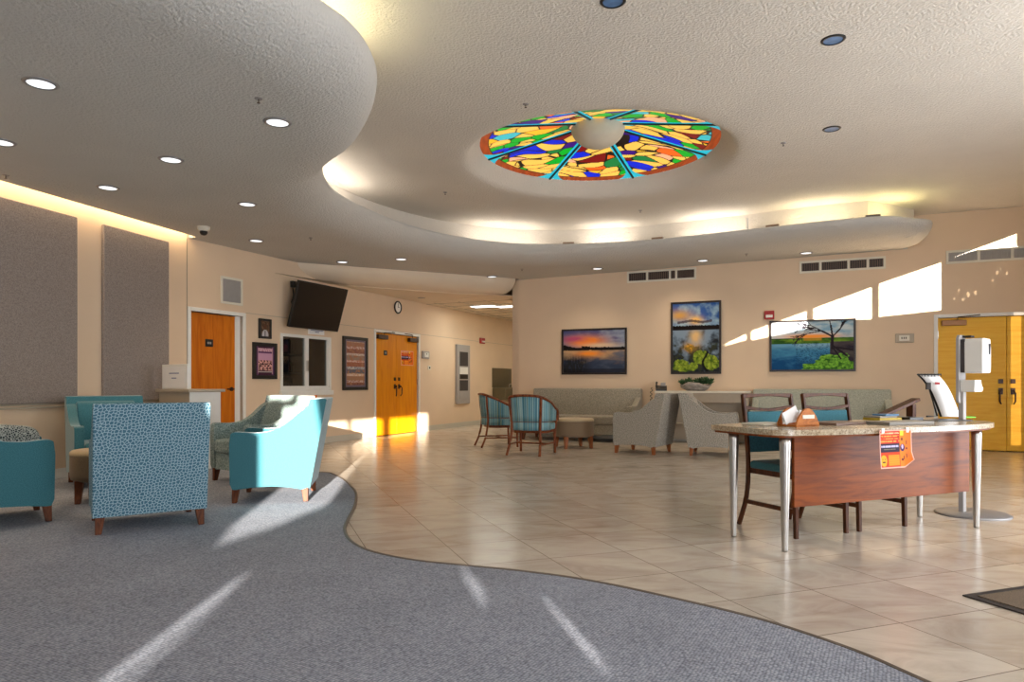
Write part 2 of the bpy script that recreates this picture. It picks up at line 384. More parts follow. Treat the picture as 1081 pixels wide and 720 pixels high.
# unseen right wall as sun mask: openings traced back from wanted sun patches
sw, sa = .511, .859; SLOPE = .28
wv = -W3N; av = Vector((.4054, .9141))
sh = wv*sw+av*sa
SUN = Vector((sh.x, sh.y, -SLOPE*sw)).normalized()
def back(p):
    """trace a point back along the sun ray to the window wall, in its (a, z)"""
    p = Vector(p); q = Vector((W3.P.x, W3.P.y, 0)); n = Vector((W3N.x, W3N.y, 0))
    t = (q-p).dot(n)/(-SUN).dot(n); h = p-SUN*t
    return ((h-q).dot(Vector((W3.d.x, W3.d.y, 0))), h.z)
def w2p(x, y): a, z = W2.px(x, y); return W2.pt(a, 0, z)
def w1r(x0, x1, z0, z1):
    a0 = W1.px(x0, 400)[0]; a1 = W1.px(x1, 400)[0]
    return [W1.pt(a0, 0, z0), W1.pt(a1, 0, z0), W1.pt(a1, 0, z1), W1.pt(a0, 0, z1)]
def w1p(P_): return [W1.pt(W1.px(x, 400)[0], 0, z) for x, z in P_]
targets = [  # outlines of the sun patches the mask openings must cast
 [w2p(763.7, 365), w2p(787.3, 353.4), w2p(787.3, 358.4)],
 [w2p(793.6, 350), w2p(851, 329), w2p(851, 347), w2p(793.6, 358.8)],
 [w2p(859.2, 326), w2p(919.8, 303.6), w2p(919.8, 336.7), w2p(859.2, 338.3)],
 [w2p(928.3, 299.8), w2p(993.3, 277.4), w2p(993.3, 327.3), w2p(928.3, 334.2)],
 [w2p(1003, 273), w2p(1073, 247), w2p(1073, 261), w2p(1030, 264)],
 [w2p(1069, 330), w2p(1080, 330), w2p(1080, 470), w2p(1069, 470)],
 w1p([(344, .24), (353, .22), (359, .16), (366, .14), (366, .35), (344, .35)]), w1r(372, 403, -.0, .35), w1r(412, 438, -.1, .34), w1r(442, 451, -.1, .38),
 [(-1.93, 4.65, 0), (-1.75, 5.3, 0), (-1.62, 6.2, 0), (-1.78, 6.3, .97), (-2.36, 7.5, .83), (-2.52, 7.5, .83), (-2.50, 7.5, .5), (-2.22, 6.1, .62), (-2.22, 6.1, .1), (-2.08, 5.2, 0)],
 [(-1.5, 3.85, 0), (-1.45, 3.8, 0), (-1.42, 2.4, 0), (-1.47, 2.4, 0)],
 [(-1.41, 3.4, 0), (-1.395, 3.3, 0), (-1.36, 2.4, 0), (-1.385, 2.4, 0)],
 [(-.31, 4.05, 0), (-.28, 4.02, 0), (-.12, 3.5, 0), (-.17, 3.47, 0)],
 [(.14, 3.5, 0), (.155, 3.5, 0), (.35, 2.7, 0), (.305, 2.7, 0)],
]
back_door = [back(p) for p in [w2p(1069, 330), w2p(1080, 330), w2p(1080, 470), w2p(1069, 470)]]
rnd = random.Random(4)
def dapple_cluster(cx, cy, rx, ry, n):  # cluster of small mask openings that cast dappled sun spots
    out = []
    for k in range(n):
        x = cx+rnd.uniform(-rx, rx); y = cy+rnd.uniform(-ry, ry)-(x-cx)*.4; r = rnd.uniform(.8, 2.4)
        if any(abs(x-o[0]) < 1.25*(r+o[2]) for o in out): continue
        out.append((x, y, r))
    return [[w2p(x+r*math.cos(a)*rnd.uniform(.6, 1.1), y+r*math.sin(a)*rnd.uniform(.8, 1.9)) for a in (0, .9, 1.8, 2.7, 3.6, 4.5, 5.4)] for x, y, r in out]
dapple_targets = dapple_cluster(1019, 309, 13, 7, 40)+dapple_cluster(1056, 289, 9, 5, 26)
targets += dapple_targets
holes = []
for T in targets:
    h = [back(p) for p in T]
    holes.append(h)
def strip_wall(name, W, a0, a1, z0, z1, holes):
    """thin wall filled strip by strip around free-form openings"""
    cuts = sorted({a0, a1} | {p[0] for h in holes for p in h}); mb = MB()
    for l, r in zip(cuts, cuts[1:]):
        if r-l < 1e-6: continue
        ed = []
        for h in holes:
            for p, q in zip(h, h[1:]+h[:1]):
                if p[0] > q[0]: p, q = q, p
                if p[0] <= l+1e-7 and q[0] >= r-1e-7 and q[0]-p[0] > 1e-7:
                    f = lambda t: p[1]+(q[1]-p[1])*(t-p[0])/(q[0]-p[0]); ed.append((f((l+r)/2), f(l), f(r)))
        ed.sort(); ed = [(z0, z0, z0)]+ed+[(z1, z1, z1)]
        for e, g in zip(ed[::2], ed[1::2]): mb.add([(l, 0, e[1]), (r, 0, e[2]), (r, 0, g[2]), (l, 0, g[1])], [(0, 1, 2, 3)])
    o = struct(name, mb, 'wall'); o.matrix_world = W.mat(); return o
strip_wall('wall_window_side', W3, -2.2, 34, 0, TOP, holes)  # unseen; openings shaped only to cast the sun patches
def tint(name, h, margin=.03):
    a0 = min(p[0] for p in h)-margin; a1 = max(p[0] for p in h)+margin; z0 = min(p[1] for p in h)-margin; z1 = max(p[1] for p in h)+margin
    mb = MB(); mb.box(a0, a1, .012, .016, z0, z1); o = struct(name, mb, 'tinted'); o.matrix_world = W3.mat()
tint('window_6', back_door); tint('window_7', [p for T in dapple_targets for p in [back(q_) for q_ in T]])  # unseen filters added over openings to dim the door strip and dapples
Wb = Wall(W3.pt(26)[:2], (-.9141, .4054))
wall('wall_behind', Wb, -.5, 16, 0, TOP)

# ------------------------------------------------------------------ floor
fb = MB(); fb.add([(-14, -14, 0), (20, -14, 0), (20, 26, 0), (-14, 26, 0)], [(0, 1, 2, 3)])
struct('floor', fb, 'tile')
edge_px = [(340, 499.5), (352, 501.5), (364, 508), (373, 517), (376, 524), (374, 536), (367, 550), (364, 560), (369, 571), (385, 581), (410, 588), (445, 594), (500, 599.5), (545, 604), (600, 611), (650, 620), (700, 631), (760, 645), (810, 658), (860, 674), (910, 692), (960, 714)]
E = [W0.pt(a_c0-.12, -.03)[:2], (-3.9, 8.85), (-2.9, 8.32)]+[gp(*p) for p in edge_px]+[(1.53, 2.3), (1.6, 2.0), (1.65, 1.5), (1.75, .6), (2.0, -1.2)]
E = catmull(E, 6)
def isect(A, B, oa, ob):
    p = A.P+A.n*oa; q = B.P+B.n*ob; dt = A.d.x*B.d.y-A.d.y*B.d.x; t_ = ((q.x-p.x)*B.d.y-(q.y-p.y)*B.d.x)/dt
    return (p.x+A.d.x*t_, p.y+A.d.y*t_)
cp = E+[W3.pt(12, -.03)[:2], isect(W3, Wb, -.03, -.03), isect(W0, Wb, -.03, -.03)]
mb = MB(); mb.prism(cp, 'z', .001, .010)
c_ = mb.build('carpet', 'carpet'); tag(c_, 'blue-grey loop pile carpet with a wavy curved edge against the tile', 'carpet')
mb = MB(); mb.sweep([(p[0], p[1], .007) for p in E[6:]], .014, .009, 6); struct('trim_1', mb, 'edge')
# door mat
mo = gp(1016, 629.5)
t = thing('door_mat', 'brown door mat with black rubber border at the right edge of the tile floor', 'door mat', (mo[0], mo[1], 0), math.radians(20.06))
mb = MB(); mb.prism([(0, 0), (.9, 0), (.9, -1.6), (0, -1.6)], 'z', .001, .008); mb.build('rubber_border', 'rubber', t)
mb = MB(); mb.box(.045, .855, -1.555, -.045, .004, .012); mb.build('pile', 'mat', t)

# ------------------------------------------------------------------ ceilings
def zlow(x, y): return 3.10+.015*(x+4.5)
lip_px = [(340, 2), (370, 25), (390, 52), (398, 80), (393, 110), (376, 140), (353, 158), (341, 172), (344, 190), (358, 205), (388, 221), (430, 237.5), (480, 249.5), (540, 257), (600, 258), (680, 254), (760, 246), (840, 237), (900, 231), (940, 228.5), (966, 231)]
LZ = 3.45
def cp_(x, y, z): Y = (z-EYE)*FPX/(HY-y); return ((x-CX)/FPX*Y, Y)
L = [(-8.5, 1.9), (-6, 1.9), (-4.4, 2.05), (-3.2, 2.3), (-2.4, 2.7), (-1.85, 3.2), (-1.45, 3.75)]+[cp_(x, y, LZ) for x, y in lip_px]+[(6.15, 10.2), (6.4, 10.62), (6.5, 11.0), (6.5, 11.4)]
Lc = catmull(L, 6); nL = len(Lc)
def normal_left(C, i):
    a = Vector(C[max(i-1, 0)]); b = Vector(C[min(i+1, len(C)-1)]); t = (b-a).normalized(); return Vector((-t.y, t.x))
def off(C, i, w): n = normal_left(C, i); return (C[i][0]+n.x*w, C[i][1]+n.y*w)
def wat(i):
    x = Lc[i][0]; base = .62
    k = (nL-1-i)/30.0
    return base*min(1, max(.2, k)) if k < 1 else base
mb = MB(); mb.smooth = True
NS = 9
def ring(i):
    w = wat(i); pts = []
    inner = off(Lc, i, w); zi = zlow(*inner)
    for k in range(NS+1):
        th = PI/2*(1-k/NS); o_ = w*(1-math.cos(th)); z = LZ-(LZ-zi)*math.sin(th)
        p = off(Lc, i, o_); pts.append((p[0], p[1], z))
    for (o_, z) in ((.004, LZ+.01), (.03, LZ+.01), (.034, 3.36), (min(w, .45), 3.36)):
        p = off(Lc, i, o_); pts.append((p[0], p[1], z))
    return pts
m = NS+5
for i in range(nL): mb.v += ring(i)
for i in range(nL-1):
    for k in range(m-1): mb.face((i*m+k, i*m+k+1, (i+1)*m+k+1, (i+1)*m+k))
struct('ceiling_soffit_edge', mb, 'soffit')
inner = [off(Lc, i, wat(i)) for i in range(nL)]
# soffit two line (lower dropped soffit towards the corridor)
SA = Vector(cp_(313, 277, zlow(-3.6, 11.7))); SB = Vector(cp_(548, 294.5, zlow(0, 14.3)))
w0a = W0.pt(-12, -.16); w0b = W0.pt(a_c0, -.16)
poly = inner+[W2.pt(-1.0, .1)[:2], W2.pt(a_w2, .1)[:2], (SB.x, SB.y), (SA.x, SA.y), W1.pt(-2.0, .1)[:2], W1.pt(a_c1+.02, .1)[:2], W1.pt(a_c1+.02, -.02)[:2], w0b[:2], W0.pt(a_c0-.05, -.16)[:2], w0a[:2], (inner[0][0], inner[0][1])]
pp = []
for p in poly:
    if not pp or (Vector(p)-Vector(pp[-1])).length > 1e-3: pp.append(tuple(p))
if (Vector(pp[0])-Vector(pp[-1])).length < 1e-3: pp.pop()
mb = MB(); n_ = len(pp)
tris = tessellate_polygon([[Vector((p[0], p[1], 0)) for p in pp]])
mb.add([(p[0], p[1], zlow(*p)) for p in pp]+[(p[0], p[1], zlow(*p)+.06) for p in pp], [tuple(t) for t in tris]+[tuple(i+n_ for i in t) for t in tris]+[(i, (i+1) % n_, (i+1) % n_+n_, i+n_) for i in range(n_)])
struct('ceiling_low', mb, 'soffit')
# lower soffit hull
mb = MB(); mb.smooth = True
dS = (SB-SA).normalized(); nS = Vector((-dS.y, dS.x))
path = [SA-dS*1.2, SA-dS*.4, SA, SA+(SB-SA)*.25, SA+(SB-SA)*.5, SA+(SB-SA)*.75, SB-dS*.08, SB+nS*.12-dS*.02, SB+nS*.5, SB+nS*1.2]
nk = 8
LS = 2.86
for j, p in enumerate(path):
    nn = nS if j < 6 else (nS-dS*(.9 if j == 6 else 1.0)).normalized() if j < 8 else -dS
    w = .5 if j < 6 else .35
    for k in range(nk+1):
        th = PI/2*k/nk; q = p+nn*(w*(1-math.cos(th))); zt = zlow(p.x, p.y)+.01
        mb.v.append((q.x, q.y, zt-(zt-LS)*math.sin(th)))
    
for j in range(len(path)-1):
    for k in range(nk): a = j*(nk+1)+k; mb.face((a, a+1, a+nk+2, a+nk+1))
struct('ceiling_dropped_soffit', mb, 'smoothceil')
inn = [mb.v[j*(nk+1)+nk][:2] for j in range(len(path))]
e1 = W1.pt(W1.px(449, 320)[0], .1); e2 = WR.pt(2.3, .2)
pl = inn+[e2[:2], e1[:2], W1.pt(-3.6, .1)[:2]]
mb = MB(); tr = tessellate_polygon([[Vector((p[0], p[1], 0)) for p in pl]]); mb.add([(p[0], p[1], LS) for p in pl], [tuple(t) for t in tr])
struct('ceiling_dropped_soffit_bottom', mb, 'smoothceil', solid=.02)
mb = MB(); mb.add([(p[0], p[1], 3.3) for p in (W1.pt(-4, .1), (SB-nS*.6)+dS*.5, WR.pt(9, .4), W1.pt(10.5, .1))], [(0, 1, 2, 3)]); struct('ceiling_corridor_cap', mb, 'smoothceil', solid=.02)
# corridor grid ceiling
t = MB(); A_ = W1.px(449, 320)[0]-.1
def wl(a, o_): return W1.pt(a, o_)
Q1 = SB+nS*.25-dS*.45; Q2 = SB+nS*.22+dS*.5
t.add([wl(A_, .1)[:2]+(2.85,), (Q1.x, Q1.y, 2.85), (Q2.x, Q2.y, 2.85), wl(11, -5)[:2]+(2.85,), wl(11, .1)[:2]+(2.85,)], [(0, 1, 2, 3, 4)])
struct('ceiling_corridor', t, 'smoothceil', solid=.01)
g = MB()
for k in range(16):
    a = A_+.15+k*.61
    g.add([], []); M4 = W1.mat(); g.box(a, a+.025, -4.5, 0, 2.838, 2.846, M4)
for k in range(7): g.box(A_, 10.4, -.61*k-.3, -.61*k-.275, 2.838, 2.846, W1.mat())
struct('trim_2', g, 'beige')
for (xa, xb, y, lab) in ((503, 519, 323, 'wide white fluorescent ceiling panel left of the two over the corridor'), (534, 541, 323, 'narrow sliver of fluorescent ceiling panel beside the corridor corner')):
    Y = 1.77*FPX/(HY-y); X = ((xa+xb)/2-CX)/FPX*Y
    q = thing('corridor_ceiling_light', lab, 'ceiling light', (X, Y, 2.83), W1.rz)
    mb = MB(); mb.box(-.16, .16, -.3, .3, -.002, .02); mb.build('light_frame', 'white', q)
    mb = MB(); mb.box(-.14, .14, -.28, .28, -.01, .004); mb.build('diffuser', 'troffer', q)

# upper ceiling with the round recess
RC = Vector((1.07, 8.66)); RR = 1.64; RH = RR+.26
circ = [(RC.x+RH*math.cos(2*PI*k/72), RC.y+RH*math.sin(2*PI*k/72)) for k in range(72)]
outer = [W3.pt(33, .006)[:2], W3.pt(-2.2, .006)[:2], (9.2, 15), (-13, 15), (-17, -16)]
outer = [tuple(p) for p in outer]
tris = tessellate_polygon([[Vector((p[0], p[1], 0)) for p in outer], [Vector((p[0], p[1], 0)) for p in circ]])
mb = MB(); allp = outer+circ; mb.add([(p[0], p[1], TOP) for p in allp], [tuple(t) for t in tris])
struct('ceiling_upper', mb, 'ceiling')
mb = MB(); mb.smooth = True
prof = [(RH+.002, TOP-.0005), (RH-.10, TOP+.003), (RR+.07, TOP+.012), (RR+.01, TOP+.03), (RR-.03, TOP+.065), (RR-.07, TOP+.115), (RR-.12, TOP+.17), (RR-.17, TOP+.22)]
o_ = 0
for r, z in prof:
    for k in range(72): a = 2*PI*k/72; mb.v.append((RC.x+r*math.cos(a), RC.y+r*math.sin(a), z))
for i in range(len(prof)-1):
    for k in range(72): mb.face((i*72+k, i*72+(k+1) % 72, (i+1)*72+(k+1) % 72, (i+1)*72+k))
struct('ceiling_recess', mb, 'ceiling')
# riser behind the lip
rise = []
for i in range(0, nL):
    if Lc[i][0] < 5.2: rise.append(off(Lc, i, .47))
rise = rise+[(5.75, 10.6), (6.33, 10.95), (6.5, 11.5)]
mb = MB(); mb.smooth = False
for p in rise: mb.v += [(p[0], p[1], 3.3), (p[0], p[1], TOP)]
for i in range(len(rise)-1): mb.face((2*i, 2*i+1, 2*i+3, 2*i+2))
struct('ceiling_riser', mb, 'ceiling')
# top deck over everything so no sky leaks
mb = MB(); mb.box(RC.x-1.9, RC.x+1.9, RC.y-1.9, RC.y+1.9, 4.5, 4.55); struct('ceiling_deck', mb, 'ceiling')

# small registers peeking over the lip
for x, y, w in ((600, 256.5, 14), (700, 252, 14), (817, 238.5, 15), (923, 228.6, 13)):
    X, Y = cp_(x, y, LZ+.02)
    lab = {600: 'leftmost small beige register peeking over the curved soffit lip', 700: 'small beige register on the soffit lip above the left wall grille', 817: 'small beige register on the soffit lip above the third framed painting', 923: 'dark small register near the rounded tip of the soffit'}[x]
    i = min(range(nL), key=lambda k: (Lc[k][0]-X)**2+(Lc[k][1]-Y)**2); p = off(Lc, i, .07)
    t = Vector(Lc[min(i+1, nL-1)])-Vector(Lc[i-1])
    q = thing('air_register', lab, 'air register', (p[0], p[1], 3.37), math.atan2(t.y, t.x), 'registers along the soffit lip')
    mb = MB(); mb.box(-.1, .1, -.03, .03, 0, .13); mb.build('housing', 'beige', q, bevel=.004)
    mb = MB()
    for k in range(3): mb.box(-.09, .09, -.034, -.03, .10+k*.01, .105+k*.01)
    mb.build('louver', 'vent_dark' if x == 923 else 'closer', q)
X, Y = cp_(788, 243, LZ+.02)
i = min(range(nL), key=lambda k: (Lc[k][0]-X)**2+(Lc[k][1]-Y)**2); p = off(Lc, i, .1)
mb = MB(); mb.box(-.012, .012, -.012, .012, 3.36, 3.66); o = mb.build('white_post', 'white'); o.location = (p[0], p[1], 0)
tag(o, 'thin white upright post standing on the soffit shelf', 'post')

# ------------------------------------------------------------------ stained glass medallion
def srgbl(c): return tuple(lin(v) for v in c)
def set_cols(me, cols):
    a = me.color_attributes.new('Col', 'FLOAT_COLOR', 'POINT')
    flat = []
    for c in cols: flat += [c[0], c[1], c[2], 1]
    a.data.foreach_set('color', flat)
t = thing('stained_glass_medallion', 'round stained glass medallion with eight colourful panels set in a ceiling recess', 'stained glass', (RC.x, RC.y, TOP))
ribs = [-30, 12.5, 63, 111, 160, 207, 247, 290]
Rg = RR-.17
def zc(r): return .51-.197*r
yellow = srgbl((236, 190, 84)); PAL = [srgbl(c) for c in ((20, 40, 205), (10, 165, 40), (235, 100, 30), (120, 20, 20), (60, 20, 120), (30, 120, 60), (236, 180, 40), (232, 170, 130), (60, 180, 190), (10, 165, 40), (20, 40, 205))]
def seg_color(r, th, sd):
    # swirling blobs inside each panel
    x = r*math.cos(th); y = r*math.sin(th)
    p = Vector((x*1.9+sd*7.1, y*1.9, sd*3.3)); w = noise.noise_vector(p*.9)*.8
    q = Vector((x, y, sd*2.0))+Vector((w.x, w.y, 0))*.28
    # stretch blobs diagonally
    q = Vector((q.x*1.0+q.y*.35, q.y*2.0, q.z))*3.6
    dist, pts = noise.voronoi(q)
    h = noise.cell(pts[0]*3.7+Vector((5.3, 1.7, 9.1)))
    if dist[1]-dist[0] < .055: return srgbl((30, 22, 18))
    h = (h*.5+.5) % 1
    if h < .36: return yellow
    return PAL[int((h-.36)/.64*len(PAL)) % len(PAL)]
r0 = .30
for s_ in range(8):
    a0 = math.radians(ribs[s_]); a1 = math.radians(ribs[(s_+1) % 8]+(360 if s_ == 7 else 0))
    NU, NV = 150, 110; mb = MB(); cols = []
    def fn(u, v):
        r = r0+(Rg-r0)*v; a = a0+(a1-a0)*u; return (r*math.cos(a), r*math.sin(a), zc(r))
    mb.grid(fn, NU, NV)
    for (x, y, z) in mb.v:
        r = math.hypot(x, y); a = math.atan2(y, x)
        da = min(abs((a-a0+PI) % (2*PI)-PI), abs((a-a1+PI) % (2*PI)-PI))*r
        flare = max(0, (r-(Rg-.3))/.3)**3*.16
        if da < .012: c = srgbl((12, 14, 16))
        elif da < .045+flare: c = srgbl((40, 176, 196))
        elif r > Rg-.10: c = mixc(srgbl((120, 46, 14)), srgbl((168, 72, 24)), .5+.5*noise.noise(Vector((x*30, y*4, 0))))
        elif r > Rg-.112: c = srgbl((24, 18, 14))
        else: c = seg_color(r, a, s_*1.7)
        cols.append(c)
    o = mb.build('glass_panel', 'stained', t, fix=False); set_cols(o.data, cols)
mb = MB()
for a in ribs:
    a = math.radians(a); p0 = (.28*math.cos(a), .28*math.sin(a), zc(.28)-.008); p1 = (Rg*math.cos(a), Rg*math.sin(a), zc(Rg)-.008)
    m1 = MB(); m1.sweep([p0, p1], .016, .012, 4); m1.build('rib', 'black', t)
mb = MB(); mb.smooth = True
mb.lathe([(.0, .20)]+[(.335*math.sin(k/8*PI/2), .45-.25*math.cos(k/8*PI/2)) for k in range(1, 9)]+[(.335, .47), (.0, .47)], 48); mb.build('centre_bowl', 'cream_glass', t)

# ------------------------------------------------------------------ lights in ceiling
def downlight(x, y, on=True, z=None, r=.1, lab='', grp=None):
    if z is None:
        zz = 3.15
        for _ in range(6): X, Y = cp_(x, y, zz); zz = zlow(X, Y)
        z = zz
    X, Y = cp_(x, y, z)
    q = thing('downlight', lab, 'ceiling light', (X, Y, z), 0, grp)
    mb = MB(); mb.smooth = True; mb.lathe([(r*.82, -.001), (r*.86, -.010), (r, -.008), (r*1.12, -.001)], 28); mb.build('trim_ring', 'greymetal' if on else 'black', q)
    mb = MB(); mb.lathe([(r*.84, -.002), (r*.84, -.0045)], 28); mb.build('lens', 'led' if on else 'doff', q)
G = 'lit round downlights in the low ceiling'
for x, y, lab in ((43, 88, 'large lit downlight nearest the top left corner'), (293, 129, 'lit downlight right of centre on the low ceiling beside the sprinkler'), (180.5, 168.5, 'lit downlight between the acoustic panels and the curved edge'), (114, 198, 'lit downlight above the second acoustic panel'),
   (1.5, 150, 'lit downlight cut by the left edge of the picture'), (261, 215.5, 'lit downlight in front of the dome camera'), (270.5, 254, 'lit downlight above the square wall vent'), (361.5, 276.5, 'lit downlight above the television'),
   (423.5, 273.5, 'lit downlight above the wall clock'), (630.6, 283.5, 'lit downlight above the sunset painting'), (742, 275, 'lit downlight above the tall painting'), (851, 267, 'lit downlight above the right wall grille')):
    downlight(x, y, True, lab=lab, grp=G)
downlight(519.5, 292, True, z=3.15, lab='small lit downlight beside the corridor opening', grp=G)
G = 'unlit round downlights in the upper ceiling'
for x, y, lab in ((647, 1.5, 'unlit blue-lensed downlight at the top edge of the picture'), (879.5, 42, 'unlit blue-lensed downlight at upper right'), (878, 136, 'unlit dark downlight right of the stained glass')): downlight(x, y, False, z=TOP, r=.085, lab=lab, grp=G)
def sprinkler(x, y, z=None, lab=''):
    if z is None:
        z = 3.15
        for _ in range(6): X, Y = cp_(x, y, z); z = zlow(X, Y)
    X, Y = cp_(x, y, z)
    q = thing('fire_sprinkler', lab, 'sprinkler', (X, Y, z), 0, 'sprinkler heads in the ceilings')
    mb = MB(); mb.lathe([(0, -.006), (.026, -.006), (.03, 0)], 16); mb.build('escutcheon', 'greymetal', q)
    mb = MB(); mb.lathe([(0, -.034), (.012, -.034), (.012, -.031), (.004, -.029), (.004, -.006), (0, -.006)], 12); mb.build('deflector', 'bronze', q)
for x, y, z, lab in ((273, 104, None, 'sprinkler head beside the downlight near the curved ceiling edge'), (6, 185, None, 'sprinkler head above the first acoustic panel'), (328, 251, None, 'sprinkler head above and left of the television'),
                     (555, 110, TOP, 'sprinkler head left above the stained glass'), (470, 203, TOP, 'sprinkler head near the bend of the curved soffit'), (827, 151, TOP, 'sprinkler head right of the stained glass'), (676, 222, TOP, 'sprinkler head below the stained glass'),
                     (788, 268, None, 'sprinkler head on the soffit between two lit downlights'), (551, 284, None, 'sprinkler head on the soffit beside the corridor opening')): sprinkler(x, y, z, lab)
X, Y = cp_(215, 239, 3.11)
q = thing('dome_camera', 'white security camera with black dome hanging from the low ceiling', 'security camera', (X, Y, 3.105))
mb = MB(); mb.smooth = True; mb.lathe([(.0, -.06), (.055, -.06), (.075, -.04), (.08, 0), (.0, 0)], 24); mb.build('housing', 'offwhite', q)
mb = MB(); mb.smooth = True; mb.lathe([(0, -.115), (.03, -.108), (.048, -.085), (.05, -.058)], 24); mb.build('dome', 'black', q)
for x, y, r, nm, lab, ct in ((445, 314, .09, 'ceiling_speaker', 'round speaker grille in the dropped soffit near the clock', 'speaker'), (460, 324, .06, 'dome_camera', 'tiny security camera on the wall top by the corridor ceiling', 'security camera')):
    X, Y = cp_(x, y, LS if nm == 'ceiling_speaker' else 2.84)
    q = thing(nm, lab, ct, (X, Y, LS-.005 if nm == 'ceiling_speaker' else 2.84))
    mb = MB(); mb.smooth = True; mb.lathe([(0, -.012), (r*.8, -.012), (r, -.002)] if r > .08 else [(0, -.05), (r*.8, -.04), (r, 0)], 24); mb.build('grille' if r > .08 else 'housing', 'vent_grey' if r > .08 else 'offwhite', q)
    if r < .08: mb = MB(); mb.smooth = True; mb.lathe([(0, -.09), (.03, -.075), (.035, -.045)], 16); mb.build('dome', 'black', q)

# ------------------------------------------------------------------ trims
def bar(name, W, a0, a1, z0, z1, t_, mat): mb = MB(); mb.box(a0, a1, -t_, .0, z0, z1, W.mat()); return struct(name, mb, mat)
bar('baseboard_left', W0, -14, a_c0, 0, .12, .015, 'white')
mb = MB()
for a0, a1 in ((a_c1, d1[0]-.06), (d1[1]+.06, dc[0]-.06), (dc[1]+.06, 10.4)): mb.box(a0, a1, -.015, 0, 0, .11, W1.mat())
struct('baseboard_far_left', mb, 'lightbase')
mb = MB()
for a0, a1 in ((a_w2, dr[0]-.06), (dr[1]+.06, 1.9)):
    if a1 > a0: mb.box(a0, a1, -.015, 0, 0, .11, W2.mat())
struct('baseboard_right', mb, 'lightbase')
zr = W0.px(60, 427.5)[1]
bar('trim_3', W0, -12, W0.px(175, 420)[0], zr-.03, zr-.01, .03, 'beige')
mb = MB()
for a0, a1 in ((d1[1]+.06, 10.4),): mb.box(a0, a1, -.004, 0, 2.147, 2.156, W1.mat())
struct('trim_4', mb, 'beige')
mb = MB(); mb.box(a_c1, a_c1+.012, -.005, 0, 0, 3.1, W1.mat()); struct('trim_5', mb, 'beige')

# acoustic panels
for (x0, x1, yt, yb, lab) in ((-60, 78.5, 0, 0, 'large grey fabric acoustic panel at the left edge of the wall'), (106.5, 175.5, 0, 0, 'tall grey fabric acoustic panel nearest the wooden door')):
    a0 = W0.px(x0, 300)[0]; a1 = W0.px(x1, 300)[0]
    z1 = W0.px(78.5, 229.5)[1] if x0 < 0 else W0.px(107, 237)[1]; z0 = W0.px(75, 424.8)[1]
    q = W0.place('acoustic_panel', lab, 'wall panel', (a0+a1)/2, z0, 0, 'fabric acoustic panels')
    h = (a1-a0)/2
    mb = MB(); mb.box(-h, h, -.05, -.002, 0, z1-z0); mb.build('fabric_face', 'acoustic', q, bevel=.012)
    mb = MB(); mb.box(-h+.01, h-.01, -.02, 0, -.02, 0); mb.build('bottom_rail', 'beige', q)

# ------------------------------------------------------------------ doors
def casing(q, w, h, t_=.055, name='door_casing'):
    mb = MB(); mb.box(-w/2-t_, -w/2, -.018, .06, 0, h+t_); mb.box(w/2, w/2+t_, -.018, .06, 0, h+t_); mb.box(-w/2, w/2, -.018, .06, h, h+t_); mb.build(name, 'white', q, bevel=.004)
def lever(q, x, z, mat='bronze', s=-1, y=.045):
    mb = MB(); mb.sweep([(x, y, z), (x, y-.06, z)], .012, seg=10); mb.sweep([(x, y-.055, z), (x+s*.12, y-.05, z)], .010, seg=8)
    mb.sweep([(x, y+.002, z), (x, y-.014, z)], .032, seg=20); return mb.build('door_handle', mat, q)
# single door
q = tag(W1.place('door_1', None, None, (d1[0]+d1[1])/2, 0), 'single orange wooden door with dark sign and lever handle', 'door', kind='structure')
w = d1[1]-d1[0]; casing(q, w, 2.09)
mb = MB(); mb.box(-w/2+.004, w/2-.10, .055, .095, .01, 2.08); lf = mb.build('door_leaf', 'door_wood', q, bevel=.003)
mb = MB(); mb.box(w/2-.10, w/2, .05, .12, 0, 2.09); mb.build('door_jamb', 'white', q)
lever(q, w/2-.17, .98, y=.055)
sx, sz = W1.px(223.5, 362); sx -= (d1[0]+d1[1])/2
mb = MB(); mb.box(sx-.07, sx+.07, .046, .055, sz-.055, sz+.055); sg = mb.build('room_sign', 'black', q, bevel=.006)
mb = MB()
for k in range(3): mb.box(sx-.035+k*.026, sx-.018+k*.026, .0448, .046, sz-.016, sz+.016)
mb.build('sign_number', 'vent_grey', sg)
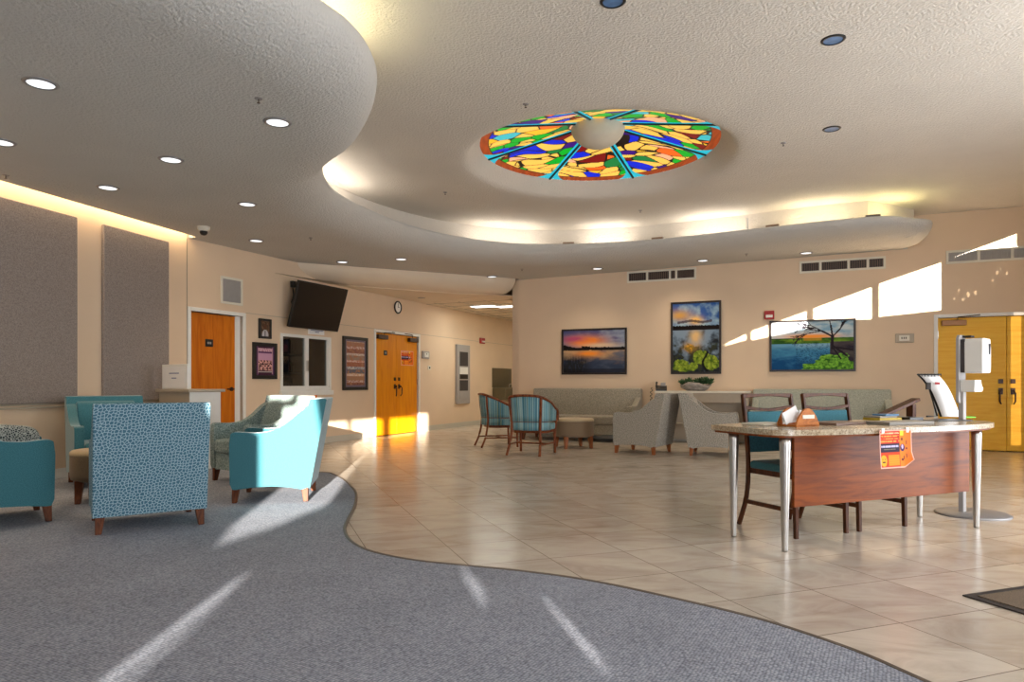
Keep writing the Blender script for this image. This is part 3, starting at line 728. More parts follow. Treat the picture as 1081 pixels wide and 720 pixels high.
def double_door(name, W, r, mat, label, closers, hz, sgn=False, closer_mat='closer'):
    q = tag(W.place(name, None, None, (r[0]+r[1])/2, 0), label, 'door', kind='structure')
    w = r[1]-r[0]; h = r[3]; casing(q, w, h)
    for s in (-1, 1):
        mb = MB(); x0, x1 = (-w/2+.004, -.003) if s < 0 else (.003, w/2-.004); mb.box(x0, x1, .03, .075, .01, h-.005); lf = mb.build('door_leaf', mat, q, bevel=.003)
        x = s*.08
        mb = MB(); mb.sweep([(x, .03, hz), (x, -.02, hz)], .022, seg=12); mb.sweep([(x, -.015, hz+.02), (x+s*.02, -.035, hz-.03), (x+s*.02, -.03, hz-.16), (x, -.01, hz-.2)], .013, seg=8); mb.box(x-.03, x+.03, .018, .03, hz-.05, hz+.05); mb.build('door_pull', 'bronze', lf, bevel=.003)
        mb = MB(); mb.box(x-.032, x+.032, .014, .03, hz+.12, hz+.19); mb.build('deadbolt_plate', 'bronze', lf, bevel=.003)
    for s in closers:
        x = s*(w/2-.22)
        mb = MB(); mb.box(x-.17, x+.17, -.045, .03, h-.13, h-.045); c = mb.build('door_closer', closer_mat, q, bevel=.008)
        mb = MB(); mb.sweep([(x-s*.05, -.02, h-.04), (x-s*.05, -.02, h-.0), (x-s*.25, -.14, h+.01)], .008, seg=6); mb.sweep([(x-s*.25, -.14, h+.01), (x-s*.35, -.02, h+.03)], .008, seg=6); mb.build('closer_arm', 'bronze', c)
    mb = MB()
    for s in (-1, 1):
        for z in (.25, 1.1, 1.85): mb.box(s*(w/2)-.012, s*(w/2)+.012, .012, .03, z-.06, z+.06)
    mb.build('hinge', 'steel', q); return q
q = double_door('door_2', W1, dc, 'door_bright', 'amber wooden double door at the end of the left wall with two closers', (-1, 1), 1.0, closer_mat='bronze')
sx, sz = W1.px(408, 372.5); sx -= (dc[0]+dc[1])/2
mb = MB(); mb.box(sx-.06, sx+.06, .02, .03, sz-.05, sz+.05); sg = mb.build('room_sign', 'black', q, bevel=.006)
mb = MB(); mb.box(sx-.02, sx+.02, .0185, .02, sz-.02, sz+.02); mb.build('sign_number', 'vent_grey', sg)
double_door('door_3', W2, dr, 'door_yellow', 'yellow maple double door at the right edge of the picture', (-1,), W2.px(1048, 413)[1])
# spaces behind doors
mb = MB(); mb.box(d1[0]-.1, d1[1]+.1, .14, .2, 0, 2.2, W1.mat()); mb.box(dc[0]-.1, dc[1]+.1, .14, .2, 0, 2.2, W1.mat()); struct('wall_left_far_backing', mb, 'wall')
mb = MB(); mb.box(dr[0]-.1, dr[1]+.1, .14, .2, 0, 2.2, W2.mat()); struct('wall_right_backing', mb, 'wall')

# ------------------------------------------------------------------ service window
q = tag(W1.place('window_1', None, None, (wn[0]+wn[1])/2, wn[2]), 'white framed sliding service window with two dark panes', 'window', kind='structure')
w = wn[1]-wn[0]; h = wn[3]-wn[2]
mb = MB(); t_ = .05
mb.box(-w/2-t_, -w/2, -.02, .1, -t_, h+t_); mb.box(w/2, w/2+t_, -.02, .1, -t_, h+t_); mb.box(-w/2, w/2, -.02, .1, h, h+t_); mb.box(-w/2, w/2, -.02, .1, -t_, 0); mb.build('window_frame', 'white', q, bevel=.004)
mb = MB(); mb.box(-.045, .045, -.012, .06, 0, h); mb.box(w/2-.05, w/2, -.01, .05, 0, h); mb.box(-w/2, w/2, -.01, .05, 0, .03); mb.build('mullion', 'white', q, bevel=.003)
mb = MB(); mb.box(-w/2-.07, w/2+.07, -.06, 0, -.13, -.05); mb.build('window_sill', 'white', q, bevel=.005)
for s, nm in ((-1, 0), (1, 1)):
    mb = MB(); mb.box(-w/2 if s < 0 else .045, -.045 if s < 0 else w/2-.05, .02, .026, .03, h); mb.build('pane', 'glass', q)
mb = MB(); mb.box(-.022, -.012, -.03, -.02, h*.33, h*.55); mb.box(.012, .022, -.03, -.02, h*.33, h*.55); mb.build('pull_handle', 'steel', q)
mb = MB(); mb.box(-1.2, 2.0, .16, .18, -1.3, 1.4); mb.v = []; mb.f = []; mb.mi = []; mb.sm = []
for b_ in ((-1.5, 2.2, 2.3, 2.35, -1.3, 1.5), (-1.55, -1.5, .14, 2.35, -1.3, 1.5), (2.2, 2.25, .14, 2.35, -1.3, 1.5), (-1.5, 2.2, .14, 2.35, 1.45, 1.5), (-1.5, 2.2, .14, 2.35, -1.3, -1.25)): mb.box(*b_)
o = struct('wall_office', mb, 'wall'); o.location = q.location; o.rotation_euler = q.rotation_euler
sh_ = thing('office_shelving', 'dim shelving with files seen through the service window', 'shelves', W1.pt((wn[0]+wn[1])/2, 1.9, 0), W1.rz)
mb = MB()
for k in range(5): mb.box(-1.1, 2.0, -.15, .25, .5+k*.38, .53+k*.38)
for x in (-1.1, -.1, .9, 1.97): mb.box(x, x+.03, -.15, .25, .03, 2.1)
mb.build('shelf_frame', 'beige', sh_)
random.seed(3)
for k in range(4):
    for c in range(3):
        mb = MB(); x = -1.0+c*1.0
        for j in range(8): x += .09; hh = random.uniform(.16, .3); mb.box(x-.08, x-.02, -.1, .15, .53+k*.38, .53+k*.38+hh)
        mb.build('files', random.choice(['greybook', 'bind_brown', 'black', 'beige']), sh_)

# ------------------------------------------------------------------ painted pictures
def fb(x, y, s=0, o=4):
    v = 0; a = 1; tt = 0
    for k in range(o): v += a*noise.noise(Vector((x*2**k, y*2**k, s+k*5.1))); tt += a; a *= .55
    return v/tt
def SR(*c): return srgbl(c)
def p_sunset(u, v):     # v from top
    n = fb(u*5, v*9, 1); hz = .44
    if v < hz:
        c = mixc(SR(78, 84, 128), SR(120, 130, 160), v/hz+n)
        c = mixc(c, SR(150, 160, 178), (u-.55)*2+n*1.5)
        g = math.exp(-(((u-.38)/.28)**2+((v-.27)/.13)**2)); c = mixc(c, SR(250, 140, 50), g*1.4+n*.6*g)
        g = math.exp(-(((u-.16)/.2)**2+((v-.2)/.07)**2)); c = mixc(c, SR(190, 84, 120), g+n*g)
        g = math.exp(-(((u-.62)/.3)**2+((v-.36)/.06)**2)); c = mixc(c, SR(226, 196, 160), g)
        tr = hz-.03-.05*abs(fb(u*14, 0, 7))-(.07*max(0, 1-u*5.0))-(.03 if .3 < u < .44 else 0)
        if v > tr: c = SR(22, 18, 16)
        return c
    w = (v-hz)
    c = mixc(SR(196, 160, 120), SR(52, 62, 84), w*3.2+n*.8)
    c = mixc(c, SR(96, 104, 122), (u-.6)*1.4*(1-w)+n)
    g = math.exp(-(((u-.42)/.2)**2+((v-.55)/.07)**2)); c = mixc(c, SR(250, 150, 50), g*1.1)
    if w < .03+.02*n: c = SR(24, 20, 18)
    k_ = min(1, max(0, (.5+.1*fb(u*3, v*3, 4)-u)*5))*min(1, max(0, (v-.56)*7))
    c = mixc(c, SR(30, 28, 22), k_*(.8 if fb(u*45, v*5, 3) > -.1 else .3))
    if v > .9: c = mixc(c, SR(20, 18, 20), .6)
    return c
def p_lily(u, v):
    n = fb(u*5, v*8, 2)
    if v < .34:
        c = mixc(SR(50, 92, 160), SR(160, 190, 206), (v*2.2)+n*1.8)
        g = math.exp(-(((u-.15)/.25)**2+((v-.17)/.08)**2)); c = mixc(c, SR(214, 160, 80), g)
        g = math.exp(-(((u-.5)/.14)**2+((v-.25)/.06)**2)); c = mixc(c, SR(250, 196, 110), g*1.2)
        if abs(v-.265-.01*math.sin(u*12)) < .018 and .1 < u < .85: c = mixc(c, SR(70, 52, 60), .85)
        if v > .325-.02*abs(fb(u*15, 0, 4)): c = SR(22, 14, 12)
        return c
    if v < .39: return SR(24, 16, 14)
    c = mixc(SR(130, 150, 170), SR(36, 40, 46), (v-.4)*2.6+n*2)
    g = math.exp(-(((u-.5)/.12)**2+((v-.5)/.12)**2)); c = mixc(c, SR(230, 190, 130), g*1.1+n*g)
    g = math.exp(-(((u-.38)/.12)**2+((v-.64)/.06)**2)); c = mixc(c, SR(232, 170, 40), g*1.2*(1 if n > -.1 else .4))
    if v > .58 and n*3+fb(u*14, v*14, 8)*2 > .25: c = mixc(c, SR(60, 66, 44), .6)
    for (a, b, ra, rb) in ((.63, .79, .17, .10), (.84, .86, .16, .11), (.2, .9, .2, .09), (.42, .92, .12, .06)):
        d = ((u-a)/ra)**2+((v-b)/rb)**2
        if d < 1+n:
            c = mixc(SR(70, 100, 24), SR(170, 190, 60), .5+fb(u*16, v*16, 5)*1.6)
            if abs(math.sin(math.atan2(v-b, u-a)*5)) < .16: c = mixc(c, SR(40, 60, 20), .6)
    if abs(u-.7-.05*math.sin(v*20)) < .025 and v > .7: c = SR(20, 20, 18)
    return c
branches = []
def br(x, y, a, l, w, d):
    x1 = x+math.cos(a)*l; y1 = y-math.sin(a)*l*1.6; branches.append((x, y, x1, y1, w))
    if d > 0:
        for k in range(3): br(x1, y1, a+random.uniform(-.75, .75), l*random.uniform(.6, .85), w*.6, d-1)
random.seed(11)
branches.append((.745, .56, .75, .32, .030)); branches.append((.75, .32, .62, .2, .018)); branches.append((.75, .32, .73, .1, .018))
br(.62, .2, 3.0, .13, .009, 3); br(.73, .1, 1.8, .08, .008, 3); br(.75, .32, .8, .13, .013, 4); br(.66, .24, 2.6, .12, .01, 3); br(.62, .2, 3.3, .17, .009, 2)
branches.append((.745, .5, .92, .72, .022)); branches.append((.75, .54, .99, .6, .02)); branches.append((.75, .54, .85, .78, .016))
def p_tree(u, v):
    n = fb(u*5, v*8, 3)
    if v < .34:
        c = mixc(SR(120, 160, 186), SR(196, 206, 208), .6-u*.3+n*2+v)
        c = mixc(c, SR(210, 214, 216), 1-u*2.2)
        g = math.exp(-(((u-.5)/.3)**2+((v-.31)/.05)**2)); c = mixc(c, SR(240, 150, 60), g*1.2)
    elif v < .46:
        c = mixc(SR(40, 82, 24), SR(112, 150, 40), .5+n*2.2)
        if u > .4 and u < .62 and v < .4: c = mixc(c, SR(210, 130, 40), .5)
        if v < .36 and u < .3: c = SR(30, 48, 28)
    else:
        c = mixc(SR(70, 140, 176), SR(8, 70, 120), (v-.46)*2+n*1.1)
        c = mixc(c, SR(150, 184, 200), .55*math.exp(-((v-.48)/.07)**2)*(1 if u > .3 else .5))
        if u > .3 and abs(fb(u*16, v*22, 6)) < .05: c = mixc(c, SR(10, 44, 80), .7)
    if u > .72 and v > .42: c = mixc(SR(40, 34, 48), SR(80, 72, 70), .5+n*2)
    d = (v-.98)+(.62-u)*.55
    if v > .62 and ((u-.78)/.24)**2+((v-.88)/.2)**2 < 1+n*1.4 or (v > .88 and u > .38+n*.2):
        c = mixc(SR(30, 84, 24), SR(128, 190, 60), .5+fb(u*22, v*22, 9)*2)
    for (x0, y0, x1, y1, w) in branches:
        dx, dy = x1-x0, (y1-y0)/1.6; l2 = dx*dx+dy*dy
        t_ = max(0, min(1, ((u-x0)*dx+(v-y0)/1.6*dy)/l2)); e = math.hypot(u-x0-dx*t_, (v-y0)/1.6-dy*t_)
        if e < w*.5+.002: return SR(34, 26, 34)
    return c
def p_poster(u, v):
    c = SR(96, 62, 96) if (u < .1 or u > .9 or v < .05 or v > .95) else SR(196, 150, 160)
    if .13 < u < .87:
        if v < .18 and v > .07: return SR(214, 176, 186) if fb(u*18, v*30, 2) > -.05 else SR(170, 110, 130)
        if .18 < v < .24: return SR(90, 50, 90)
        if .24 < v < .48: return SR(196, 150, 176)
        if v < .84 and v > .48: return mixc(SR(60, 28, 34), SR(226, 170, 160), .5+fb(u*12, v*14, 4)*4)
        if .86 < v < .9: return SR(190, 180, 176)
        return SR(70, 40, 60)
    return c
def p_portrait(u, v):
    c = mixc(SR(70, 52, 42), SR(120, 92, 70), .5+fb(u*6, v*6, 3)*2)
    if ((u-.5)/.17)**2+((v-.35)/.17)**2 < 1: c = SR(96, 64, 48)
    if ((u-.5)/.36)**2+((v-.92)/.36)**2 < 1: c = SR(196, 192, 190)
    if abs(u-.5) < .05 and v > .62: c = SR(60, 50, 60)
    return c
def p_tall(u, v):
    if u < .07 or u > .93 or v < .04 or v > .96: return SR(120, 108, 120)
    k = (v*7) % 1; r = int(v*7)
    base = [SR(206, 150, 120), SR(176, 110, 90), SR(186, 160, 140), SR(190, 110, 80), SR(120, 120, 130), SR(200, 150, 110), SR(150, 80, 60)][r % 7]
    if k < .35: return mixc(base, SR(226, 216, 204), .6 if fb(u*14, v*30, 2) > 0 else .1)
    return mixc(mixc(SR(78, 66, 66), base, .6), SR(170, 120, 90), fb(u*9, v*16, 5)*3+.3)
def p_flyer(u, v):
    if u < .025 or u > .975 or v < .03 or v > .97: return SR(238, 178, 160)
    rowt = lambda a, b: a < v < b
    if u < .62:
        if v < .36:
            c = mixc(SR(214, 62, 20), SR(190, 20, 20), u*1.4)
            if v > .04 and (v*14) % 1 < .45 and abs(u-.31) < .27*(1-.25*math.sin(v*40)) and fb(u*40, int(v*14)*3.1, 2) > -.12: c = SR(250, 196, 150) if v < .12 else SR(240, 160, 70)
            return c
        if v < .58:
            c = SR(40, 26, 52)
            if rowt(.40, .46) and .04 < u < .58 and fb(u*50, 3, 2) > -.15: c = SR(200, 190, 226)
            if rowt(.49, .52) and .12 < u < .5: c = SR(120, 110, 90) if fb(u*50, 9, 2) > -.1 else c
            return c
        c = SR(206, 62, 14)
        if ((u-.11)/.095)**2+((v-.8)/.15)**2 < 1:
            c = SR(252, 172, 30)
            if abs(v-.76) < .02 and abs(abs(u-.11)-.035) < .014: c = SR(60, 20, 10)
            if abs(v-.84) < .02 and abs(u-.11) < .045: c = SR(60, 20, 10)
        if .25 < u < .6 and .66 < v < .93: c = SR(250, 150, 24) if (v*22) % 1 > .3 else SR(232, 120, 20)
        return c
    c = mixc(SR(240, 130, 20), SR(230, 90, 20), (u-.62)*2)
    if ((u-.7)/.075)**2+((v-.475)/.1)**2 < 1: c = SR(60, 30, 80)
    if ((u-.7)/.03)**2+((v-.45)/.06)**2 < 1: c = SR(220, 190, 230)
    if v < .16 and abs(u-.69) < .05: c = SR(246, 210, 50)
    for (a, b, ra, rb) in ((.69, .25, .03, .04), (.83, .34, .02, .06), (.83, .5, .03, .03), (.69, .79, .035, .035), (.74, .74, .02, .05), (.82, .7, .012, .1), (.88, .66, .01, .09)):
        if ((u-a)/ra)**2+((v-b)/rb)**2 < 1: c = SR(90, 30, 16)
    return c
def canvas(parent, name, w, h, fn, nu=130, nv=90, y=-.02, mat='image'):
    mb = MB(); mb.grid(lambda u, v: (-w/2+w*u, y, h-h*v), nu, nv)
    cols = [fn((p[0]+w/2)/w, (h-p[2])/h) for p in mb.v]
    o = mb.build(name, mat, parent, fix=False); set_cols(o.data, cols); return o
def picture(name, label, cat, W, x0, x1, yt, yb, fn, fw=.035, mat='darkframe', nu=130, nv=90, depth=.04, grp=None):
    a0, a1, z0, z1 = W.rect(x0, x1, yt, yb); w = a1-a0; h = z1-z0
    q = W.place(name, label, cat, (a0+a1)/2, z0, 0, grp)
    if fw:
        mb = MB(); mb.box(-w/2, -w/2+fw, -depth, 0, 0, h); mb.box(w/2-fw, w/2, -depth, 0, 0, h); mb.box(-w/2+fw, w/2-fw, -depth, 0, 0, fw); mb.box(-w/2+fw, w/2-fw, -depth, 0, h-fw, h); mb.build('frame', mat, q, bevel=.004)
        q2 = canvas(q, 'print', w-2*fw+.004, h-2*fw+.004, fn, nu, nv, -depth*.6); q2.location = (0, 0, fw-.002)
    else: canvas(q, 'sheet', w, h, fn, nu, nv, -.006)
    return q
picture('framed_painting', 'framed sunset over a lake hanging above the left sofa', 'painting', W2, 593.5, 662, 348, 395.5, p_sunset)
picture('framed_painting', 'tall framed painting of a lake with green lily pads', 'painting', W2, 708.5, 761.5, 319.5, 395, p_lily, nu=90, nv=130)
picture('framed_painting', 'framed picture of a bare tree beside blue water, partly in sunlight', 'painting', W2, 812.5, 903.5, 339, 392.5, p_tree, nu=180, nv=110)
picture('framed_poster', 'black-framed purple poster left of the service window', 'poster', W1, 266, 291, 361, 400, p_poster, .06, 'black', 50, 70)
picture('framed_photograph', 'small black-framed portrait photo above the purple poster', 'photograph', W1, 272.5, 285, 336, 357, p_portrait, .035, 'black', 40, 50)
picture('framed_poster', 'tall black-framed poster with stacked rows of pictures, right of the service window', 'poster', W1, 361, 387, 354.5, 412, p_tall, .06, 'black', 60, 110)
picture('halloween_flyer', 'orange flyer taped on the amber double door', 'flyer', W1, 424.5, 437.5, 370, 385.5, p_flyer, 0, nu=40, nv=40).location = W1.pt((W1.px(424.5, 370)[0]+W1.px(437.5, 370)[0])/2, .034, W1.rect(424.5, 437.5, 370, 385.5)[2])
picture('halloween_flyer', 'orange flyer on the wall under the service window', 'flyer', W1, 318.5, 334.5, 414.5, 432, p_flyer, 0, nu=40, nv=40)

# vents
def grille(name, label, W, x0, x1, yt, yb, dark, vertical, div=()):
    a0, a1, z0, z1 = W.rect(x0, x1, yt, yb); w = a1-a0; h = z1-z0; fw = .035
    q = W.place(name, label, 'vent', (a0+a1)/2, z0)
    mb = MB(); mb.box(-w/2, -w/2+fw, -.02, 0, 0, h); mb.box(w/2-fw, w/2, -.02, 0, 0, h); mb.box(-w/2+fw, w/2-fw, -.02, 0, 0, fw); mb.box(-w/2+fw, w/2-fw, -.02, 0, h-fw, h)
    for d in div: mb.box(-w/2+w*d-.02, -w/2+w*d+.02, -.02, 0, fw, h-fw)
    mb.build('frame', 'offwhite', q, bevel=.003)
    mb = MB(); mb.box(-w/2+fw, w/2-fw, -.004, -.001, fw, h-fw); mb.build('backing', dark, q)
    mb = MB()
    if vertical:
        n = int(w/.035)
        for k in range(n): x = -w/2+fw+(w-2*fw)*(k+.5)/n; mb.box(x-.004, x+.004, -.016, -.005, fw, h-fw)
    else:
        n = int(h/.022)
        for k in range(n): z = fw+(h-2*fw)*(k+.5)/n; mb.box(-w/2+fw, w/2-fw, -.014, -.005, z-.004, z+.004)
    mb.build('louver', 'vent_grey' if not vertical or dark == 'vent_grey' else 'bind_brown', q); return q
grille('wall_vent', 'dark return air grille high above the tall painting', W2, 662, 735, 287, 299, 'vent_dark', True, (.3, .63, .72))
grille('wall_vent', 'dark return air grille high above the bare tree painting', W2, 844, 935, 276.3, 289, 'vent_dark', True, (.25, .58, .8))
grille('wall_vent', 'long pale grille above the yellow double door', W2, 998.5, 1100, 265, 279, 'vent_grey', True, (.35, .7))
grille('wall_vent', 'square white framed vent above the single wooden door', W1, 232.5, 255.5, 291, 320, 'vent_grey', False)

# wall items
def wallbox(name, label, cat, W, x0, x1, yt, yb, d, mat, bev=.01, part='housing'):
    a0, a1, z0, z1 = W.rect(x0, x1, yt, yb)
    q = W.place(name, label, cat, (a0+a1)/2, z0); w = a1-a0; h = z1-z0
    mb = MB(); mb.box(-w/2, w/2, -d, -.001, 0, h); mb.build(part, mat, q, bevel=bev); return q, w, h
q, w, h = wallbox('thermostat', 'beige thermostat on the right wall left of the yellow door', 'thermostat', W2, 945, 965, 352.5, 362, .03, 'beige')
mb = MB(); mb.box(-w*.3, w*.25, -.036, -.03, h*.2, h*.8); o = mb.build('display', 'offwhite', q, bevel=.002)
mb = MB()
for k in range(3): mb.box(-.05+k*.03, -.035+k*.03, -.0375, -.036, h*.4, h*.62)
mb.build('digits', 'vent_dark', o)
q, w, h = wallbox('fire_alarm', 'red fire alarm strobe beside the bare tree painting', 'fire alarm', W2, 807, 817.5, 328.5, 337.5, .05, 'red')
mb = MB(); mb.box(-w*.34, w*.34, -.07, -.05, h*.2, h*.52); mb.build('strobe_lens', 'white', q, bevel=.006)
q, w, h = wallbox('fire_alarm', 'small red fire alarm on the corridor wall', 'fire alarm', W1, 506, 510.5, 356.5, 362.5, .05, 'red')
mb = MB(); mb.box(-w*.34, w*.34, -.07, -.05, h*.2, h*.5); mb.build('strobe_lens', 'white', q, bevel=.006)
q, w, h = wallbox('wall_switch_box', 'small white control box right of the amber double door', 'switch', W1, 445, 452, 370.5, 378.5, .04, 'greyplastic')
mb = MB(); mb.box(-w*.3, w*.3, -.05, -.04, h*.2, h*.8); o = mb.build('face', 'white', q, bevel=.004)
mb = MB(); mb.box(-.02, .02, -.053, -.05, h*.55, h*.68); mb.build('button', 'black', q)
q, w, h = wallbox('wall_switch', 'tiny switch plate under the control box', 'switch', W1, 451.5, 454.5, 386, 390.5, .01, 'offwhite', .003)
mb = MB(); mb.box(-.015, .015, -.025, -.01, h*.3, h*.7); mb.build('toggle', 'vent_dark', q)
# display case
q, w, h = wallbox('display_case', 'narrow silver display case on the corridor wall', 'display case', W1, 480.5, 494, 363.5, 426.5, .06, 'greyplastic', .006, 'frame')
for k, (a, b, mt) in enumerate(((.64, .88, 'vent_dark'), (.50, .62, 'white'), (.42, .50, 'black'), (.22, .40, 'vent_dark'), (.08, .20, 'greyplastic'))):
    mb = MB(); mb.box(-w*.32, w*.32, -.066, -.06, h*a, h*b); mb.build('pane', mt, q, bevel=.002)
# drinking fountain
a0, a1, z0, z1 = W1.rect(526.5, 541, 389, 430)
q = W1.place('drinking_fountain', 'dark metal drinking fountain with splash panel in the corridor', 'drinking fountain', (a0+a1)/2, 0)
mb = MB(); mb.box(-.9, .35, -.02, -.001, .95, 1.48); mb.build('splash_panel', 'fountain', q, bevel=.004)
mb = MB(); mb.box(-.9, .9, -.42, -.001, .62, .95); b_ = mb.build('basin', 'fountain', q, bevel=.03)
mb = MB(); mb.sweep([(-.2, -.2, .95), (-.2, -.2, 1.03), (-.17, -.26, 1.05)], .012, seg=8); mb.build('spout', 'steel', b_)
# clock
a, z = W1.px(419.3, 324.5)
q = W1.place('wall_clock', 'round black-rimmed wall clock above the amber double door', 'clock', a, z)
def disc(r0_, r1_, y0, y1, seg=32):
    mb = MB(); mb.smooth = False; prof = [(r0_, y0), (r1_, y0), (r1_, y1), (r0_, y1)]
    mb.lathe(prof, seg); mb.v = [(p[0], -p[2], p[1]) for p in mb.v]; return mb
disc(.11, .11, .0, .02).build('face', 'white', q)
mb = MB(); mb.smooth = True; mb.sweep([(.12*math.cos(2*PI*k/36), -.02, .12*math.sin(2*PI*k/36)) for k in range(36)], .016, seg=8, closed=True, up=(0, 1, 0)); mb.build('rim', 'black', q)
mb = MB(); mb.box(-.004, .004, -.028, -.022, 0, .085); mb.box(-.004, .05, -.028, -.022, -.004, .004); mb.build('hands', 'black', q)

# television
bl = W1.px(303.2, 344.5, -.14); br_ = W1.px(355.2, 350, -.14)
q = W1.place('television', 'black flat television tilted downward on a wall bracket above the service window', 'television', (bl[0]+br_[0])/2, bl[1]+.0, -.14)
w = br_[0]-bl[0]; H_ = .78; tl = math.radians(17)
R = Matrix.Rotation(tl, 4, 'X')
mb = MB(); mb.box(-w/2, w/2, -.035, .02, 0, H_, R); mb.build('bezel', 'black', q, bevel=.006)
mb = MB(); mb.box(-w/2+.025, w/2-.025, -.038, -.034, .03, H_-.02, R); mb.build('screen', 'screen', q)
mb = MB(); mb.box(-.2, .2, .015, .05, .25, .5, R); mb.box(-.03, .03, .0, .14, .25, .32); mb.box(-.15, .15, .11, .139, .1, .6); mb.build('wall_bracket', 'black', q)
q, w, h = wallbox('wall_speaker', 'small black speaker beside the television with hanging cable', 'speaker', W1, 306, 310.5, 296.5, 303, .07, 'black')
a_, z_ = W1.px(308, 303); _, z2 = W1.px(307, 342)
mb = MB(); zz = [0, -.12, -.25, -.33, -.42, -.6]; mb.sweep([(.0+.03*math.sin(i*2.2), -.015, z0_) for i, z0_ in enumerate(zz)], .01, seg=6); mb.build('cable', 'black', q)
q, w, h = wallbox('notice_card', 'white printed notice hanging above the service window under the television', 'notice', W1, 325, 341, 345.5, 352.5, .03, 'paper', .002, 'card')
mb = MB(); mb.box(-w*.4, w*.42, -.032, -.03, h*.55, h*.66); mb.box(-w*.12, w*.14, -.032, -.03, h*.28, h*.4); mb.build('lettering', 'ink', q)

# ------------------------------------------------------------------ furniture
def legs(q, pts, h, mat, top=.032, bot=.02, z0=0):
    for x, y in pts:
        mb = MB(); sx = .012*(1 if x > 0 else -1); sy = .012*(1 if y > 0 else -1)
        mb.add([(x-top, y-top, h), (x+top, y-top, h), (x+top, y+top, h), (x-top, y+top, h), (x-bot+sx, y-bot+sy, z0), (x+bot+sx, y-bot+sy, z0), (x+bot+sx, y+bot+sy, z0), (x-bot+sx, y+bot+sy, z0)], [(0,1,2,3),(7,6,5,4),(0,4,5,1),(1,5,6,2),(2,6,7,3),(3,7,4,0)])
        mb.build('leg', mat, q, bevel=.004)
def arm_profile(fy, by, arch=.05, arm=.63, top=.9, bz=.11, lean=.11):
    """side outline (y,z): fy front, by back"""
    top_c = catmull([(fy-.005, arm-.02), (fy-.05, arm-.002), (fy*.4, arm-.012), (fy*.0, arm+.006), (by*.38, arm+.07), (by*.74, arm+.17), (by-.01*lean/.11, top-.05), (by-.03-.3*lean, top)], 5)
    P = [(fy-.02, bz+.012), (fy, bz+.06), (fy+.006, arm-.12)]+top_c+[(by-.03-lean, top-.008), (by+.015, bz+.02)]
    P += [(by*.8, bz), (by*.45, bz+arch*.45), (0, bz+arch*.7), (fy*.5, bz+arch*.5), (fy*.85, bz+.01)]
    return P
def club_chair(name, label, group, fab, loc, rz, leg='leg_wood', w=.70, cat='armchair', seatfab=None, pillow=None, arm=.63, top=.92):
    q = thing(name, label, cat, (loc[0], loc[1], .0115 if leg == 'leg_wood' else 0), rz, group); hw = w/2; fy, by = .35, -.33
    prof = arm_profile(fy, by, arm=arm, top=top-.015)
    for s in (-1, 1):
        mb = MB(); mb.prism(prof, 'x', s*hw, s*(hw-.085)); mb.build('arm', fab, q, bevel=.016, seg=3)
    mb = MB(); mb.prism([(by-.145, top-.006), (by-.13, top), (by+.0, top-.005), (by+.14, .44), (by+.14, .3), (by+.02, .12), (by+.0, .12)], 'x', -hw+.002, hw-.002)
    mb.build('backrest', fab, q, bevel=.018, seg=3)
    mb = MB(); mb.prism([(by+.13, .3), (by+.11, .47), (by-.005, .82), (by+.01, .87), (by+.06, .84), (by+.18, .5)], 'x', -hw+.09, hw-.09); mb.build('back_cushion', seatfab or fab, q, bevel=.02, seg=3)
    mb = MB(); mb.box(-hw+.088, hw-.088, by+.15, fy+.012, .31, .455); mb.build('seat_cushion', seatfab or fab, q, bevel=.03, seg=3)
    mb = MB(); mb.box(-hw+.086, hw-.086, by+.1, fy-.01, .13, .305); mb.build('seat_base', fab, q, bevel=.01)
    legs(q, [(-hw+.05, fy-.045), (hw-.05, fy-.045), (-hw+.05, by+.05), (hw-.05, by+.05)], .14, leg)
    return q
def face(dx, dy): return math.atan2(dy, dx)-PI/2       # local +Y looks along (dx,dy)
G1 = 'armchairs in the left lounge'
# patterned chair from behind
bl_ = Vector(gp(100, 567)); brr = Vector(gp(216, 555)); dn = (brr-bl_); ww = .71
nd = Vector((-dn.y, dn.x)).normalized(); mid = (bl_+brr)/2
c2 = club_chair('armchair', 'blue and white lace-patterned armchair seen from behind', G1, 'lace', mid+nd*.31, face(nd.x, nd.y), w=.74)
# teal chair sunlit (faces left)
bn, bf, fn_ = Vector(gp(320, 531.5)), Vector(gp(334, 519.5)), Vector(gp(240.5, 534))
f5 = (fn_-bn).normalized(); f5 = Vector((-.985, -.17)); lat = Vector((-f5.y, f5.x))
c5 = club_chair('armchair', 'bright teal armchair with sunlight falling on its side', G1, 'teal', (-2.19, 6.50), face(f5.x, f5.y), w=.70)
# teal chair at left edge: faces right
c1 = club_chair('armchair', 'dark teal armchair cut off by the left edge of the picture', G1, 'teal', (-4.0, 5.36), face(.75, .66), w=.70)
# teal chair behind
c3 = club_chair('armchair', 'teal armchair against the wall behind the patterned armchair', G1, 'teal', (-4.27, 7.40), face(.62, -.78), w=.74)
# grey-green chair
c4 = club_chair('armchair', 'sage speckled armchair behind the sunlit teal armchair', G1, 'sage_fab', (-2.78, 7.62), face(-.62, -.78), w=.74, leg='leg_wood')
# pillow on teal chair 1
mb = MB(); mb.smooth = True
def pf(u, v):
    a = 2*PI*u; b = PI*(v-.5); ce = lambda x, e: math.copysign(abs(x)**e, x)
    return (.2*ce(math.cos(b), .5)*ce(math.cos(a), .45), .07*ce(math.cos(b), .9)*ce(math.sin(a), .8), .2*ce(math.sin(b), .55))
mb.grid(pf, 28, 16)
pl_ = mb.build('throw_pillow', 'pillow'); pl_.location = (-4.06, 5.62, .535); pl_.rotation_euler = (math.radians(-14), math.radians(6), math.radians(38))
tag(pl_, 'black and white speckled throw pillow on the left-edge teal armchair', 'pillow')

